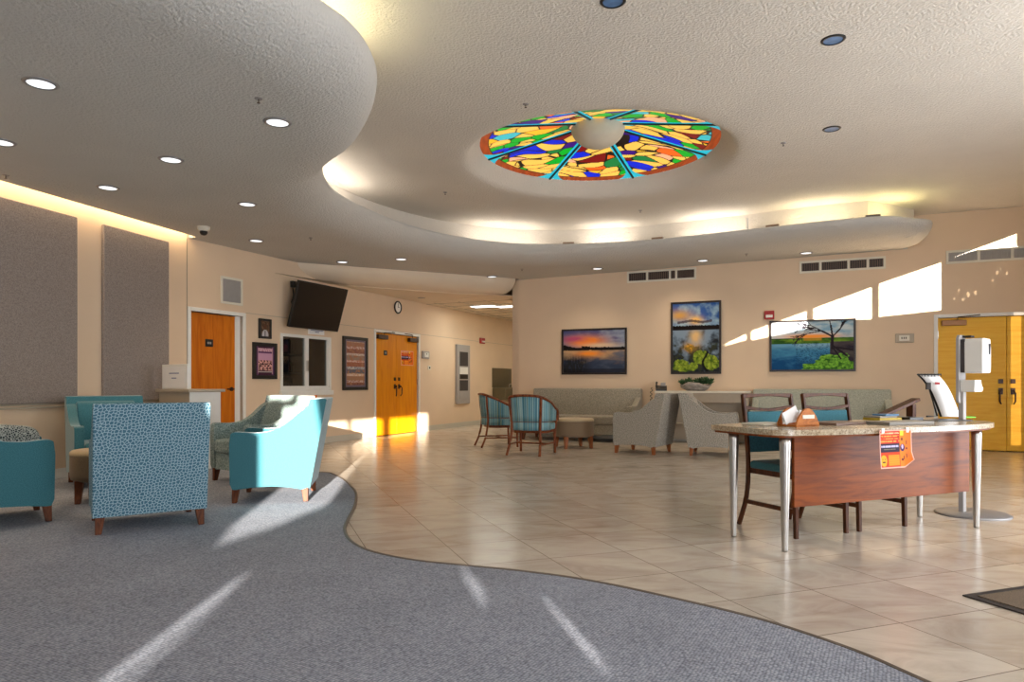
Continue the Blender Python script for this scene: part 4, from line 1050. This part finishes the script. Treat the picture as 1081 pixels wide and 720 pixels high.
G2 = 'grey club chairs in the back seating area'
for (label, A, B, dirn) in (('grey tweed club chair facing left, beside the sofa', (654, 477.8), (699.4, 480.5), -1), ('grey tweed club chair facing right, back to back with its twin', (718, 480.8), (766, 482.5), 1)):
    P_ = Vector(gp(*A)); Q_ = Vector(gp(*B)); f = (P_-Q_) if dirn < 0 else (Q_-P_); f.normalize()
    lat = Vector((f.y, -f.x)) if dirn > 0 else Vector((-f.y, f.x))    # side nearest camera
    if lat.y > 0: lat = -lat
    c = (P_+Q_)/2-lat*.30+Vector((-.07 if dirn < 0 else .13, 0))
    club_chair('club_chair', label, G2, 'grey_fab', c, face(f.x, f.y), leg='leg_light', w=.72)

def sofa(label, xl, xr, dist, fab):
    a0 = W2.px(xl, 411)[0]; a1 = W2.px(xr, 411)[0]; w = a1-a0; hw = w/2
    q = thing('sofa', label, 'sofa', W2.pt((a0+a1)/2, -dist), W2.rz+PI, 'upholstered sofas along the right wall'); fy, by = .40, -.38
    prof = arm_profile(fy, by, arch=.0, arm=.66, top=.95, bz=.12, lean=.03)
    for s in (-1, 1): mb = MB(); mb.prism(prof, 'x', s*hw, s*(hw-.1)); mb.build('arm', fab, q, bevel=.016, seg=3)
    mb = MB(); mb.prism([(by-.04, .97), (by+.10, .965), (by+.2, .46), (by+.2, .3), (by, .12)], 'x', -hw+.002, hw-.002); mb.build('backrest', fab, q, bevel=.02, seg=3)
    for s in (-1, 1):
        mb = MB(); x0, x1 = (-hw+.105, -.004) if s < 0 else (.004, hw-.105); mb.box(x0, x1, by+.18, fy+.01, .32, .47); mb.build('seat_cushion', fab, q, bevel=.03, seg=3)
    mb = MB(); mb.box(-hw+.1, hw-.1, by+.1, fy-.02, .13, .315); mb.build('seat_base', fab, q, bevel=.01)
    legs(q, [(-hw+.06, fy-.06), (hw-.06, fy-.06), (-hw+.06, by+.06), (hw-.06, by+.06)], .14, 'leg_wood'); return q
sofa('beige-grey tweed sofa under the sunset painting', 567, 679, .48, 'sofa_fab')
sofa('pale grey-green sofa behind the desk under the bare tree painting', 796, 940, .48, 'sofa_fab2')

def ottoman(label, x, y, r=.33, h=.46, mat='leg_wood'):
    q = thing('ottoman', label, 'ottoman', (x, y, .0115 if mat == 'leg_wood' else 0), .3, 'round ottomans')
    mb = MB(); mb.smooth = True; mb.lathe([(r*.9, .19), (r*.97, .20), (r, .24), (r, h-.06), (r*.995, h-.045)], 40); mb.build('drum', 'stool_side', q)
    mb = MB(); mb.smooth = True; mb.lathe([(r*.995, h-.046), (r*1.01, h-.04), (r*1.0, h-.02), (r*.95, h-.004), (r*.7, h+.004), (0, h+.006)], 40); mb.build('cushion_top', 'stool_top', q)
    legs(q, [(r*.62, r*.62), (-r*.62, r*.62), (r*.62, -r*.62), (-r*.62, -r*.62)], .2, mat, .034, .022); return q
ottoman('round taupe ottoman between the teal and patterned armchairs', -3.66, 6.36)
o_ = ottoman('round taupe ottoman in front of the beige-grey sofa', 1.02, 11.55, .34, .49, 'leg_light')

# tub chairs with wooden rails
def tub_chair(label, loc, rz):
    q = thing('tub_armchair', label, 'armchair', (loc[0], loc[1], 0), rz, 'wooden tub armchairs with striped upholstery')
    # rail from front-left arm around the back
    rail = catmull([(-.275, .27, .50), (-.285, .24, .645), (-.29, .10, .70), (-.285, -.08, .785), (-.22, -.25, .86), (-.1, -.31, .885), (.1, -.31, .885), (.22, -.25, .86), (.285, -.08, .785), (.29, .10, .70), (.285, .24, .645), (.275, .27, .50)], 5)
    mb = MB(); mb.smooth = True; mb.sweep(rail, .026, .021, 8); mb.build('arm_rail', 'tub_wood', q)
    low = catmull([(-.27, .2, .50), (-.275, .05, .5), (-.27, -.1, .5), (-.2, -.22, .5), (-.09, -.265, .5), (.09, -.265, .5), (.2, -.22, .5), (.27, -.1, .5), (.275, .05, .5), (.27, .2, .5)], 5)
    mb = MB(); mb.smooth = True; mb.sweep(low, .014, .016, 8); mb.build('lower_rail', 'tub_wood', q)
    up = catmull([(-.275, .2, .66), (-.285, .05, .71), (-.28, -.1, .785), (-.21, -.245, .85), (-.1, -.3, .875), (.1, -.3, .875), (.21, -.245, .85), (.28, -.1, .785), (.285, .05, .71), (.275, .2, .66)], 5)
    n = len(up); mb = MB(); mb.smooth = True
    for j in range(5):
        for i in range(n): u_ = Vector(up[i]); l_ = Vector(low[i]); mb.v.append(tuple(l_.lerp(u_, j/4)))
    for j in range(4):
        for i in range(n-1): a = j*n+i; mb.face((a, a+1, a+n+1, a+n))
    mb.build('shell_upholstery', 'stripe', q, solid=.03)
    # lower back apron
    mb = MB(); mb.smooth = True; m2 = [p for p in low if p[1] < -.02]; n = len(m2)
    for j in range(2):
        for p in m2: mb.v.append((p[0], p[1], .5 if j else .37))
    for i in range(n-1): mb.face((i, i+1, i+n+1, i+n))
    mb.build('lower_back_upholstery', 'stripe', q, solid=.02)
    mb = MB(); mb.prism([(-.26, .28), (.26, .28), (.255, -.08), (.18, -.22), (.08, -.25), (-.08, -.25), (-.18, -.22), (-.255, -.08)], 'z', .365, .465); mb.build('seat_cushion', 'stripe', q, bevel=.03, seg=3)
    mb = MB(); mb.prism([(-.25, .26), (.25, .26), (.245, -.08), (.17, -.21), (-.17, -.21), (-.245, -.08)], 'z', .325, .37); mb.build('seat_frame', 'tub_wood', q, bevel=.006)
    for s in (-1, 1):
        mb = MB(); mb.smooth = True; mb.sweep(catmull([(s*.23, -.36, 0), (s*.215, -.29, .16), (s*.2, -.25, .34), (s*.2, -.24, .5), (s*.215, -.262, .7), (s*.22, -.27, .855)], 4), .019, .016, 8); mb.build('leg', 'tub_wood', q)
        mb = MB(); mb.smooth = True; mb.sweep(catmull([(s*.25, .26, 0), (s*.25, .25, .3), (s*.265, .255, .45), (s*.277, .265, .54)], 4), .018, .018, 8); mb.build('leg', 'tub_wood', q)
        mb = MB(); mb.sweep([(s*.217, -.3, .16), (s*.25, .25, .16)], .011, seg=8); mb.build('stretcher', 'tub_wood', q)
    mb = MB(); mb.sweep([(-.235, 0, .16), (.235, 0, .16)], .011, seg=8); mb.build('stretcher', 'tub_wood', q)
    return q
tub_chair('striped teal tub chair with wooden rail nearest the camera by the ottoman', (.30, 10.56), face(.36, .93)).scale = (1.12, 1.08, 1)
tub_chair('striped teal tub chair with wooden rail farther left, facing the sofa', (-.23, 11.82), face(.95, .30))

# console table with phone and planter
a0 = W2.px(691, 414, -.45)[0]; a1 = W2.px(796, 411)[0]-.03; w = a1-a0
q = thing('console_table', 'pale console table with off-white top between the two sofas', 'console table', W2.pt((a0+a1)/2, -.26), W2.rz)
ch = .93
mb = MB(); mb.box(-w/2, w/2, -.22, .22, ch-.035, ch); mb.build('top', 'offwhite', q, bevel=.006)
mb = MB(); mb.box(-w/2+.03, -w/2+.07, -.19, .19, 0, ch-.035); mb.box(w/2-.07, w/2-.03, -.19, .19, 0, ch-.035); mb.build('side_panel', 'beige', q, bevel=.003)
mb = MB(); mb.box(-w/2+.07, w/2-.07, -.18, -.15, ch-.2, ch-.035); mb.build('apron', 'beige', q, bevel=.003)
mb = MB(); mb.box(-w/2+.07, w/2-.07, .1, .13, .05, ch-.19); mb.build('back_panel', 'beige', q)
mb = MB(); mb.box(-w/2+.07, w/2-.07, -.18, .12, .34, .37); mb.build('shelf', 'beige', q)
ax, _ = W2.px(697.5, 409, -.3)
q = thing('desk_phone', 'black desk phone at the left end of the console table', 'telephone', W2.pt(ax, -.3, ch), W2.rz+.2)
mb = MB(); mb.prism([(-.09, 0), (.09, 0), (.09, .10), (-.09, .03)], 'x', -.09, .11); mb.build('phone_base', 'black', q, bevel=.006)
mb = MB(); mb.smooth = True; mb.sweep(catmull([(-.07, -.07, .07), (-.075, -.03, .10), (-.075, .04, .14), (-.07, .09, .15)], 4), [.022]*4+[.015]*5+[.022]*4, seg=8); mb.build('handset', 'black', q)
mb = MB(); mb.box(.0, .09, .02, .06, .083, .092, Matrix.Rotation(0, 4, 'X')); mb.box(-.0, .085, .055, .095, .098, .15); mb.build('display', 'greyplastic', q, bevel=.003)
mb = MB(); mb.smooth = True
mb.sweep([(-.15-.02*math.sin(k*1.1)-.02*min(k, 8)/8, -.10+.012*math.cos(k*1.1), .06-k*.012) for k in range(22)], .006, seg=5); mb.build('cord', 'black', q)
ax, _ = W2.px(734, 405, -.28)
q = thing('succulent_planter', 'grey driftwood bowl planted with dark green succulents on the console', 'planter', W2.pt(ax, -.26, ch+.01), W2.rz)
mb = MB(); mb.smooth = True
def bowl(u, v):
    a = 2*PI*u; r = (.55+.45*math.sin(v*PI/2)); n = 1+.14*noise.noise(Vector((math.cos(a)*2.2, math.sin(a)*2.2, v*2)))
    return (.27*r*math.cos(a)*n, .12*r*math.sin(a)*n, .10*v+(.025*noise.noise(Vector((a, 3, 0))) if v > .5 else 0))
mb.grid(bowl, 40, 8); mb.build('bowl', 'stone', q, solid=.015)
mb = MB(); mb.smooth = True; mb.sweep([(-.24, -.06, .06), (-.1, -.12, .11), (.06, -.13, .1), (.25, -.06, .06)], [.02, .045, .04, .015], seg=8); mb.build('driftwood', 'stone', q)
random.seed(5); mb = MB(); mb.smooth = True
for k in range(24):
    cx_, cy_ = random.uniform(-.27, .27), random.uniform(-.08, .07); cz_ = .12+random.uniform(0, .08)
    for j in range(12):
        a = j*2.4; e = random.uniform(.3, 1.2); l_ = random.uniform(.06, .10)
        d_ = Vector((math.cos(a)*math.cos(e), math.sin(a)*math.cos(e), math.sin(e))); p = Vector((cx_, cy_, cz_-.02))
        mb.sweep([p, p+d_*l_*.5, p+d_*l_], [.010, .020, .003], .006, 6)
mb.build('succulents', 'leaf', q)
# kiosk with display box
kx, ky = gp(203, 498)
q = thing('lectern_counter', 'beige counter pedestal with off-white top before the wooden door', 'counter', (kx-.03, ky, .0115), math.radians(-37))
kh = EYE-(412-HY)*ky/FPX
mb = MB(); mb.box(-.74, -.0, .0, .40, .0, kh-.035); mb.build('body', 'white', q, bevel=.004)
mb = MB(); mb.box(-.735, -.005, -.006, .0, .02, kh-.036); mb.build('front_panel', 'beige', q)  # beige skin puts the left face's shade into colour over the white body
mb = MB(); mb.box(-.77, .04, -.04, .44, kh-.035, kh); mb.build('counter_top', 'beige', q, bevel=.006)
cr, sr = math.cos(math.radians(-37)), math.sin(math.radians(-37))
q2 = thing('acrylic_sign_box', 'white box with a printed sheet on the counter pedestal', 'sign', (kx-.47*cr-.02*sr, ky-.47*sr+.02*cr, kh+.0125), math.radians(-37))
mb = MB(); mb.box(-.31, .31, 0, .05, 0, .31); mb.build('box', 'white', q2, bevel=.006)
mb = MB(); mb.box(-.27, .27, -.003, 0, .02, .28); s_ = mb.build('sheet', 'paper', q2)
mb = MB(); mb.box(-.12, .12, -.005, -.003, .19, .203); mb.box(-.06, .06, -.005, -.003, .13, .142); mb.build('lettering', 'ink', s_)

# ------------------------------------------------------------------ reception desk
DL = Vector((1.735, 4.42)); U = Vector((.919, .394)).normalized(); V = Vector((-U.y, U.x)); drz = math.atan2(U.y, U.x)
q = thing('reception_desk', 'reception desk with speckled stone top, wooden modesty panel and steel legs', 'desk', (DL.x, DL.y, 0), drz)
DT = .775
front = catmull([(-.10, .10), (-.075, .0), (.03, -.07), (.45, -.13), (.92, -.155), (1.4, -.145), (1.9, -.07), (2.08, .02), (2.2, .15)], 5)
backe = [(2.22, .56), (2.16, .64), (1.98, .66), (.02, .66), (-.06, .64), (-.10, .58)]
mb = MB(); mb.prism(front+backe, 'z', DT-.036, DT); mb.build('desk_top', 'granite', q, bevel=.012, seg=3)
ins = [(x*.985+.012, y*.95+.012) for x, y in front+backe]
mb = MB(); mb.prism(ins, 'z', DT-.05, DT-.036); mb.build('top_underlay', 'panel_wood', q)
mb = MB(); mb.box(.18, 1.93, .10, .125, .25, DT-.05); mb.build('modesty_panel', 'panel_wood', q, bevel=.002)
for x, y in ((0, 0), (1.855, 0), (0, .475), (1.855, .45)):
    mb = MB(); mb.smooth = True; mb.lathe([(0, 0), (.015, 0), (.019, .006), (.0192, .012), (.0195, .03), (.0345, DT-.09), (.035, DT-.053), (.0, DT-.052)], 24, (x, y)); mb.build('leg', 'steel', q)
def dp(u, v, z=DT): p = DL+U*u+V*v; return (p.x, p.y, z)
def dplace(name, label, cat, x, y, rz=0, z=DT, grp=None):
    X, Y = gp(x, y, z); return thing(name, label, cat, (X, Y, z), rz, grp)
# letter sorter
q = dplace('letter_sorter', 'rounded wooden letter holder standing on the desk', 'letter holder', 853, 450.5, drz+.02)
hc = [(-.105+.21*k/14, .0+.125*math.sin(PI*k/14)**.62) for k in range(15)]
hc = [(-.105, 0)]+[(x, max(z, .02)) for x, z in hc]+[(.105, 0)]
for k in range(2):
    y_ = (0, .16)[k]; mb = MB(); mb.prism(hc, 'y', y_, y_+.014); mb.build('side_plate', 'sorter_wood', q, bevel=.003)
mb = MB(); mb.box(-.1, .1, 0, .17, 0, .012); mb.build('base', 'sorter_wood', q)
mb = MB(); mb.box(-.05, .055, -.004, 0, .055, .08); mb.build('name_plate', 'offwhite', q)
for k, (w_e, h_e, ox, oz, oy, an, lab_) in enumerate(((.13, .085, -.085, .022, .05, -24, 'white envelope tilting out of the left side of the letter holder'), (.15, .06, .065, .018, .08, 16, 'white envelope poking from the right side of the letter holder'), (.15, .08, -.04, .022, .11, -6, 'white envelope standing inside the letter holder'))):
    Rm = Matrix.Translation((ox, oy, oz)) @ Matrix.Rotation(math.radians(an), 4, 'Y')
    mb = MB(); mb.box(-w_e/2, w_e/2, 0, .003, .0, h_e, Rm); zmin = min(v_[2] for v_ in mb.v); mb.v = [(v_[0], v_[1], v_[2]-zmin+.0135) for v_ in mb.v]
    o = mb.build('envelope', 'paper'); o.location = q.location; o.rotation_euler = q.rotation_euler
    tag(o, lab_, 'envelope', 'envelopes in the letter holder')
# flat binders
def slab(name, label, cat, pts, z, h, mat, part=None):
    mb = MB(); mb.prism(pts, 'z', z, z+h); o = mb.build(name, mat, bevel=.002); tag(o, label, cat); return o
def rect_on(u, v, w, d, ang=0):
    c, s = math.cos(ang), math.sin(ang); out = []
    for a, b in ((-w/2, -d/2), (w/2, -d/2), (w/2, d/2), (-w/2, d/2)):
        uu = u+a*c-b*s; vv = v+a*s+b*c; p = DL+U*uu+V*vv; out.append((p.x, p.y))
    return out
def uv(x, y, z=DT): p = Vector(gp(x, y, z))-DL; return p.dot(U), p.dot(V)
slab('ring_binder', 'grey-brown binder lying flat on the desk right of the letter holder', 'binder', rect_on(.78, .30, .34, .24, .12), DT+.001, .016, 'bind_brown')
slab('ring_binder', 'grey binder lying flat under the flyer edge of the desk', 'binder', rect_on(1.20, .12, .44, .2, -.03), DT+.001, .022, 'greybook')
slab('paper_pad', 'pale folder lying flat behind the letter holder at the desk left', 'folder', rect_on(.27, .46, .26, .2, .1), DT+.001, .012, 'offwhite')
slab('paper_pad', 'white sheets lying on the desk by the books', 'paper', rect_on(1.40, .35, .30, .20, .05), DT+.001, .006, 'paper')
slab('book', 'olive yellow book at the bottom of the stack on the desk', 'book', rect_on(1.42, .44, .24, .15, .0), DT+.008, .022, 'yellowbook')
slab('book', 'slim grey book on top of the olive yellow one', 'book', rect_on(1.40, .44, .2, .14, .06), DT+.0305, .012, 'greybook')
slab('book', 'blue booklet topmost of the stack under the leaning board', 'book', rect_on(1.47, .45, .15, .12, .0), DT+.043, .012, 'bluebook')
slab('black_tray', 'low black tray behind the document holder', 'tray', rect_on(1.66, .42, .15, .18, .0), DT+.001, .03, 'black')
# leaning wooden board
q = thing('sloped_wooden_stand', 'dark wooden sloped stand leaning behind the books', 'stand', dp(1.78, .585), drz)
Rb = Matrix.Rotation(math.radians(-17), 4, 'Y')
mb = MB(); mb.box(-.24, .24, -.03, .05, .0, .025, Matrix.Translation((0, 0, .078)) @ Rb); mb.build('sloped_board', 'chair_wood', q, bevel=.003)
mb = MB(); mb.box(.15, .19, -.02, .04, 0, .122); mb.build('support', 'chair_wood', q)
mb = MB(); mb.box(-.2, -.17, -.02, .04, 0, .012); mb.build('support', 'chair_wood', q)
# document holder
A0 = Vector(gp(996, 441, DT)); q = thing('document_stand', 'white printed sheets on a curved black slanted stand at the right of the desk', 'document holder', (A0.x, A0.y, DT), drz-.42)
def curved(off_, ww_, n=14):
    pts = []
    for k in range(n+1):
        t_ = k/n; y_ = .02+.0*t_; x_ = .07-.16*t_-.05*t_**4; z_ = .008+.375*t_-.02*t_**4
        pts.append((x_, z_))
    return pts
cpz = curved(0, .1)
def strip(w0_, w1_, dz):
    mb = MB(); mb.smooth = True
    for x_, z_ in cpz: mb.v += [(x_+w0_, -z_*.10-dz, z_), (x_+w1_, -z_*.10-dz+.02, z_)]
    for i in range(len(cpz)-1): mb.face((2*i, 2*i+1, 2*i+3, 2*i+2))
    return mb
strip(-.10, .085, 0).build('back_plate', 'black', q, solid=.006)
strip(-.085, .08, .008).build('sheet', 'paper', q, solid=.002)
x_, z_ = cpz[-1]
mb = MB(); mb.sweep([(x_-.11, -.05, z_+.005), (x_+.10, -.03, z_+.005)], .006, seg=6)
for k in range(8): mb.sweep([(x_-.1+k*.027, -.055, z_-.012), (x_-.1+k*.027, -.05, z_+.012)], .003, seg=5)
mb.build('wire_binding', 'black', q)
x_, z_ = cpz[10]; mb = MB(); mb.box(x_-.115, x_-.08, -.055, -.035, z_-.03, z_+.03); mb.build('clip', 'vent_dark', q)
x_, z_ = cpz[11]; mb = MB(); mb.box(x_-.02, x_+.02, -z_*.1-.013, -z_*.1-.01, z_-.012, z_+.008); mb.build('red_print', 'red', q)
mb = MB(); mb.sweep([(-.13, .02, .01), (.0, .09, .01), (-.1, .06, .3)], .008, seg=6); mb.build('rear_leg', 'black', q)
slab('black_folder', 'thin black folder under the document holder', 'folder', rect_on(1.97, .33, .36, .2, -.1), DT+.001, .006, 'black')
X, Y = gp(1022, 441, DT+.01); mb = MB(); mb.box(-.045, .045, -.03, .03, 0, .012); o = mb.build('green_note', 'green', bevel=.002); o.location = (X, Y, DT+.009); tag(o, 'lime green note block at the right end of the desk', 'note pad')
# flyer taped at the desk front edge
q = thing('halloween_flyer', 'orange and red flyer taped to the front edge of the reception desk', 'flyer', dp(.79, -.162, .775-.262), drz)
mb = MB(); NU, NV = 100, 80; fw_, fh_ = .30, .25
def ff(u, v):
    cor = max(0, u-.75)/.25*max(0, v-.6)/.4
    return (-fw_/2+fw_*u+.012*(.5-v)*0, -.004-.012*v*v-.012*cor, fh_*(1-v)+.05*cor)
mb.grid(ff, NU, NV); mb.smooth = True
o = mb.build('sheet', 'image', q, fix=False, smooth=True); cols = []
for j in range(NV+1):
    for i in range(NU+1): cols.append(p_flyer(i/NU, j/NV))
set_cols(o.data, cols)
for x_ in (-.12, .11): mb = MB(); mb.box(x_-.012, x_+.012, -.007, -.003, fh_-.02, fh_+.012); mb.build('tape', 'paper', q)

# desk chairs
def desk_chair(label, loc, rz):
    q = thing('side_chair', label, 'chair', (loc[0], loc[1], 0), rz, 'wooden chairs with teal pads behind the desk')
    hw = .235
    for s in (-1, 1):
        mb = MB(); mb.smooth = False; mb.sweep(catmull([(s*(hw+.015), -.30, 0), (s*hw, -.235, .22), (s*hw, -.215, .45), (s*hw, -.235, .7), (s*hw, -.275, .985)], 4), .022, .015, 4, up=(1, 0, 0)); mb.build('leg', 'chair_wood', q, bevel=.003)
        mb = MB(); mb.sweep([(s*hw, .25, 0), (s*hw, .24, .44)], [.019, .024], seg=4); mb.build('leg', 'chair_wood', q, bevel=.003)
        mb = MB(); mb.box(s*hw-.01, s*hw+.01, -.24, .24, .17, .20); mb.build('stretcher', 'chair_wood', q)
    mb = MB(); mb.prism([(-hw, .955), (-hw*.5, .965), (0, .97), (hw*.5, .965), (hw, .955), (hw, .99), (-hw, .99)], 'y', -.292, -.262); mb.build('top_rail', 'chair_wood', q, bevel=.004)
    mb = MB(); mb.prism([(-hw, .875), (-hw*.5, .862), (0, .855), (hw*.5, .862), (hw, .875), (hw, .9), (hw*.5, .885), (0, .878), (-hw*.5, .885), (-hw, .9)], 'y', -.275, -.245); mb.build('cross_rail', 'chair_wood', q, bevel=.003)
    mb = MB(); mb.prism([(-.262, .55), (-.22, .55), (-.225, .7), (-.245, .855), (-.28, .855), (-.27, .7)], 'x', -hw+.02, hw-.02); mb.build('back_pad', 'teal_light', q, bevel=.012, seg=3)
    mb = MB(); mb.box(-hw, hw, -.22, .25, .40, .44); mb.build('seat_frame', 'chair_wood', q, bevel=.004)
    mb = MB(); mb.box(-hw-.01, hw+.01, -.2, .265, .435, .495); mb.build('seat_pad', 'teal_dark', q, bevel=.025, seg=3)
    return q
pa = Vector(gp(841.6, 570)); pb = Vector(gp(898, 563.6)); rl = Vector(gp(786.3, 554))
f = -V
cA = (Vector((2.175, 4.84)))-f*.25
cA = Vector((2.07, 5.10))
qa = desk_chair('wooden side chair with teal pads at the left behind the desk', cA, face(-V.x, -V.y)+.0)
cB = cA+U*.60+V*.0
dup(qa, (cB.x, cB.y, 0), face(-V.x, -V.y), 'wooden side chair with teal pads behind the middle of the desk')

# ------------------------------------------------------------------ sanitizer stand
X, Y = gp(1030, 543)
q = thing('sanitizer_stand', 'grey floor stand with white hand sanitizer dispenser right of the desk', 'sanitizer stand', (X-.095, Y, 0), .62)
mb = MB(); mb.smooth = True; mb.lathe([(.27, 0), (.27, .008), (.25, .018), (.08, .03), (0, .032)], 48, (.055, -.04)); mb.build('base', 'greymetal', q)
mb = MB(); mb.box(-.06, -.005, -.02, .02, .02, 1.0); mb.build('pole', 'greyplastic', q, bevel=.006)
mb = MB(); mb.prism([(-.10, .93), (-.085, .91), (.02, .91), (.03, .93), (.03, 1.43), (.01, 1.46), (-.08, 1.46), (-.10, 1.43)], 'y', .0, .02); mb.build('back_plate', 'greyplastic', q)
mb = MB(); mb.prism([(-.065, 1.15), (.095, 1.15), (.1, 1.2), (.1, 1.36), (.085, 1.425), (-.05, 1.43), (-.068, 1.4)], 'y', -.16, -.022); d_ = mb.build('dispenser', 'white', q, bevel=.014, seg=3)
mb = MB(); mb.box(-.068, .09, -.03, -.001, 1.155, 1.425); mb.build('dispenser_side', 'vent_dark', q, bevel=.004)
mb = MB(); mb.prism([(.045, 1.30), (.065, 1.30), (.075, 1.385), (.04, 1.385)], 'y', -.164, -.159); mb.build('level_window', 'black', d_)
mb = MB(); mb.box(-.03, .04, -.06, .0, 1.44, 1.455); mb.build('top_clip', 'black', q)
mb = MB(); mb.prism([(-.085, 1.0), (.06, 1.0), (.085, 1.025), (.05, 1.06), (.04, 1.095), (-.075, 1.095)], 'y', -.11, -.001); mb.build('drip_tray', 'white', q, bevel=.006)

# ------------------------------------------------------------------ lighting
def area(name, loc, rot, sx, sy, power, col, spread=PI):
    l = D.lights.new(name, 'AREA'); l.shape = 'RECTANGLE'; l.size = sx; l.size_y = sy; l.energy = power; l.color = col; l.spread = spread
    o = D.objects.new(name, l); COL.objects.link(o); o.location = loc; o.rotation_euler = rot; return o
sun = D.lights.new('sun', 'SUN'); sun.energy = 27; sun.angle = math.radians(.3); sun.color = (1, .93, .82)
so = D.objects.new('sun', sun); COL.objects.link(so); so.rotation_euler = SUN.to_track_quat('-Z', 'Y').to_euler()
# unseen glowing panes and area lamps, added to stand in for daylight
def dayfill(W, a, z, w, h, power, col):
    q = tag(W.place('window_%d' % (dayfill.k), None, None, a, z, 0), kind='structure'); dayfill.k += 1  # added fill panel on a solid wall, no opening behind it
    mb = MB(); mb.box(-w/2, w/2, -.012, -.004, 0, h); mb.build('pane', 'daypane', q)
    mb = MB()
    for x in (-w/2, -w/6, w/6, w/2): mb.box(x-.03, x+.03, -.06, -.002, 0, h)
    mb.box(-w/2, w/2, -.06, -.002, -.03, .03); mb.box(-w/2, w/2, -.06, -.002, h-.03, h+.03); mb.build('window_frame', 'greymetal', q)
    p = W.pt(a, -.08, z+h/2); nrm = Vector((-W.n.x, -W.n.y, 0))
    area('window_daylight', p, nrm.to_track_quat('-Z', 'Z').to_euler(), w, h, power, col)
dayfill.k = 2
SKY = (.93, .96, 1.0)
dayfill(W3, 5.2, .15, 4.4, 1.7, 200, SKY)
dayfill(W3, 10.8, .15, 5.0, 1.7, 280, SKY)
dayfill(Wb, 4.0, .3, 4.5, 2.3, 300, SKY)
dayfill(Wb, 10.5, .3, 4.5, 2.3, 300, SKY)
# cove lights on the shelf behind the lip
def cove(x0, x1, power, col, ztop=3.375):
    power *= .5
    pts = [i for i in range(nL) if Lc[i][0] >= x0[0] and Lc[i][0] <= x1[0] and Lc[i][1] >= x0[1] and Lc[i][1] <= x1[1]]
    if len(pts) < 2: return
    a = Vector(off(Lc, pts[0], .26)); b = Vector(off(Lc, pts[-1], .26)); m_ = Vector(off(Lc, pts[len(pts)//2], .26)); d = b-a; m_ = (m_+(a+b)/2)/2
    o = area('cove_light', (m_.x, m_.y, ztop+.02), (PI, 0, 0), d.length*.8, .14, power, col)
    o.rotation_euler = (PI, 0, -math.atan2(d.y, d.x)) if False else Matrix.Rotation(math.atan2(d.y, d.x), 4, 'Z').to_euler()
    o.rotation_euler = (Matrix.Rotation(math.atan2(d.y, d.x), 4, 'Z') @ Matrix.Rotation(PI, 4, 'X')).to_euler()
WW = (1, .91, .80)
cove((-1.3, 4.4), (-.9, 5.8), 11, (1, .92, .55))
cove((-2.3, 8.0), (-1.85, 9.9), 16, WW)
cove((-.75, 11.3), (.75, 12.2), 11, WW)
cove((1.1, 11), (2.2, 12), 9, WW)
cove((2.5, 10.5), (3.7, 11.6), 11, WW)
cove((3.95, 9.9), (4.95, 10.9), 10, (1, .85, .58))
cove((5.2, 9.7), (6.1, 10.4), 8, (1, .88, .42))
# cove light along the left wall
p = W0.pt(a_c0-4.5, -.08, 3.2); area('wall_cove_light', p, (0, 0, W0.rz), 9, .05, 42, (1, .72, .42))
# downlight contribution and corridor
for x, y in ((-4.6, 5), (-3.4, 6.6), (-3.2, 9.5), (-1.2, 11), (1.2, 12.7), (2.9, 12.2), (4.6, 11.2)):
    l = D.lights.new('downlight_beam', 'SPOT'); l.energy = 46; l.spot_size = math.radians(130); l.spot_blend = 1; l.color = (1, .82, .6); l.shadow_soft_size = .09
    o = D.objects.new('downlight_beam', l); COL.objects.link(o); o.location = (x, y, zlow(x, y)-.03)
for o in [o for o in D.objects if o.name.startswith('corridor_ceiling_light')]: area('corridor_light', (o.location.x, o.location.y, 2.815), (0, 0, W1.rz), .28, .56, 9, (.97, 1, .88))
for a_ in (4.6, 7.5): area('corridor_light', W1.pt(a_, -1.9, 2.83), (0, 0, W1.rz), .28, .28, 14, (.97, 1, .88))
area('office_light', W1.pt((wn[0]+wn[1])/2+.3, 1.2, 2.7), (0, 0, 0), .8, .8, 4, (1, .9, .75))

w_ = D.worlds.new('world'); S.world = w_; w_.use_nodes = True; nt = w_.node_tree
bg = nt.nodes['Background']; sk = nt.nodes.new('ShaderNodeTexSky'); sk.sky_type = 'NISHITA'; sk.sun_disc = False; sk.sun_elevation = math.radians(9); nt.links.new(sk.outputs[0], bg.inputs[0]); bg.inputs[1].default_value = .3

vs = S.view_settings; vs.view_transform = 'Standard'; vs.look = 'None'; vs.gamma = 1; vs.use_curve_mapping = False; vs.exposure = 0.2
# clean up: drop stray empties made while trying things
for o in list(D.objects):
    if o.name.startswith('x') and o.type == 'EMPTY' and not o.children: D.objects.remove(o)
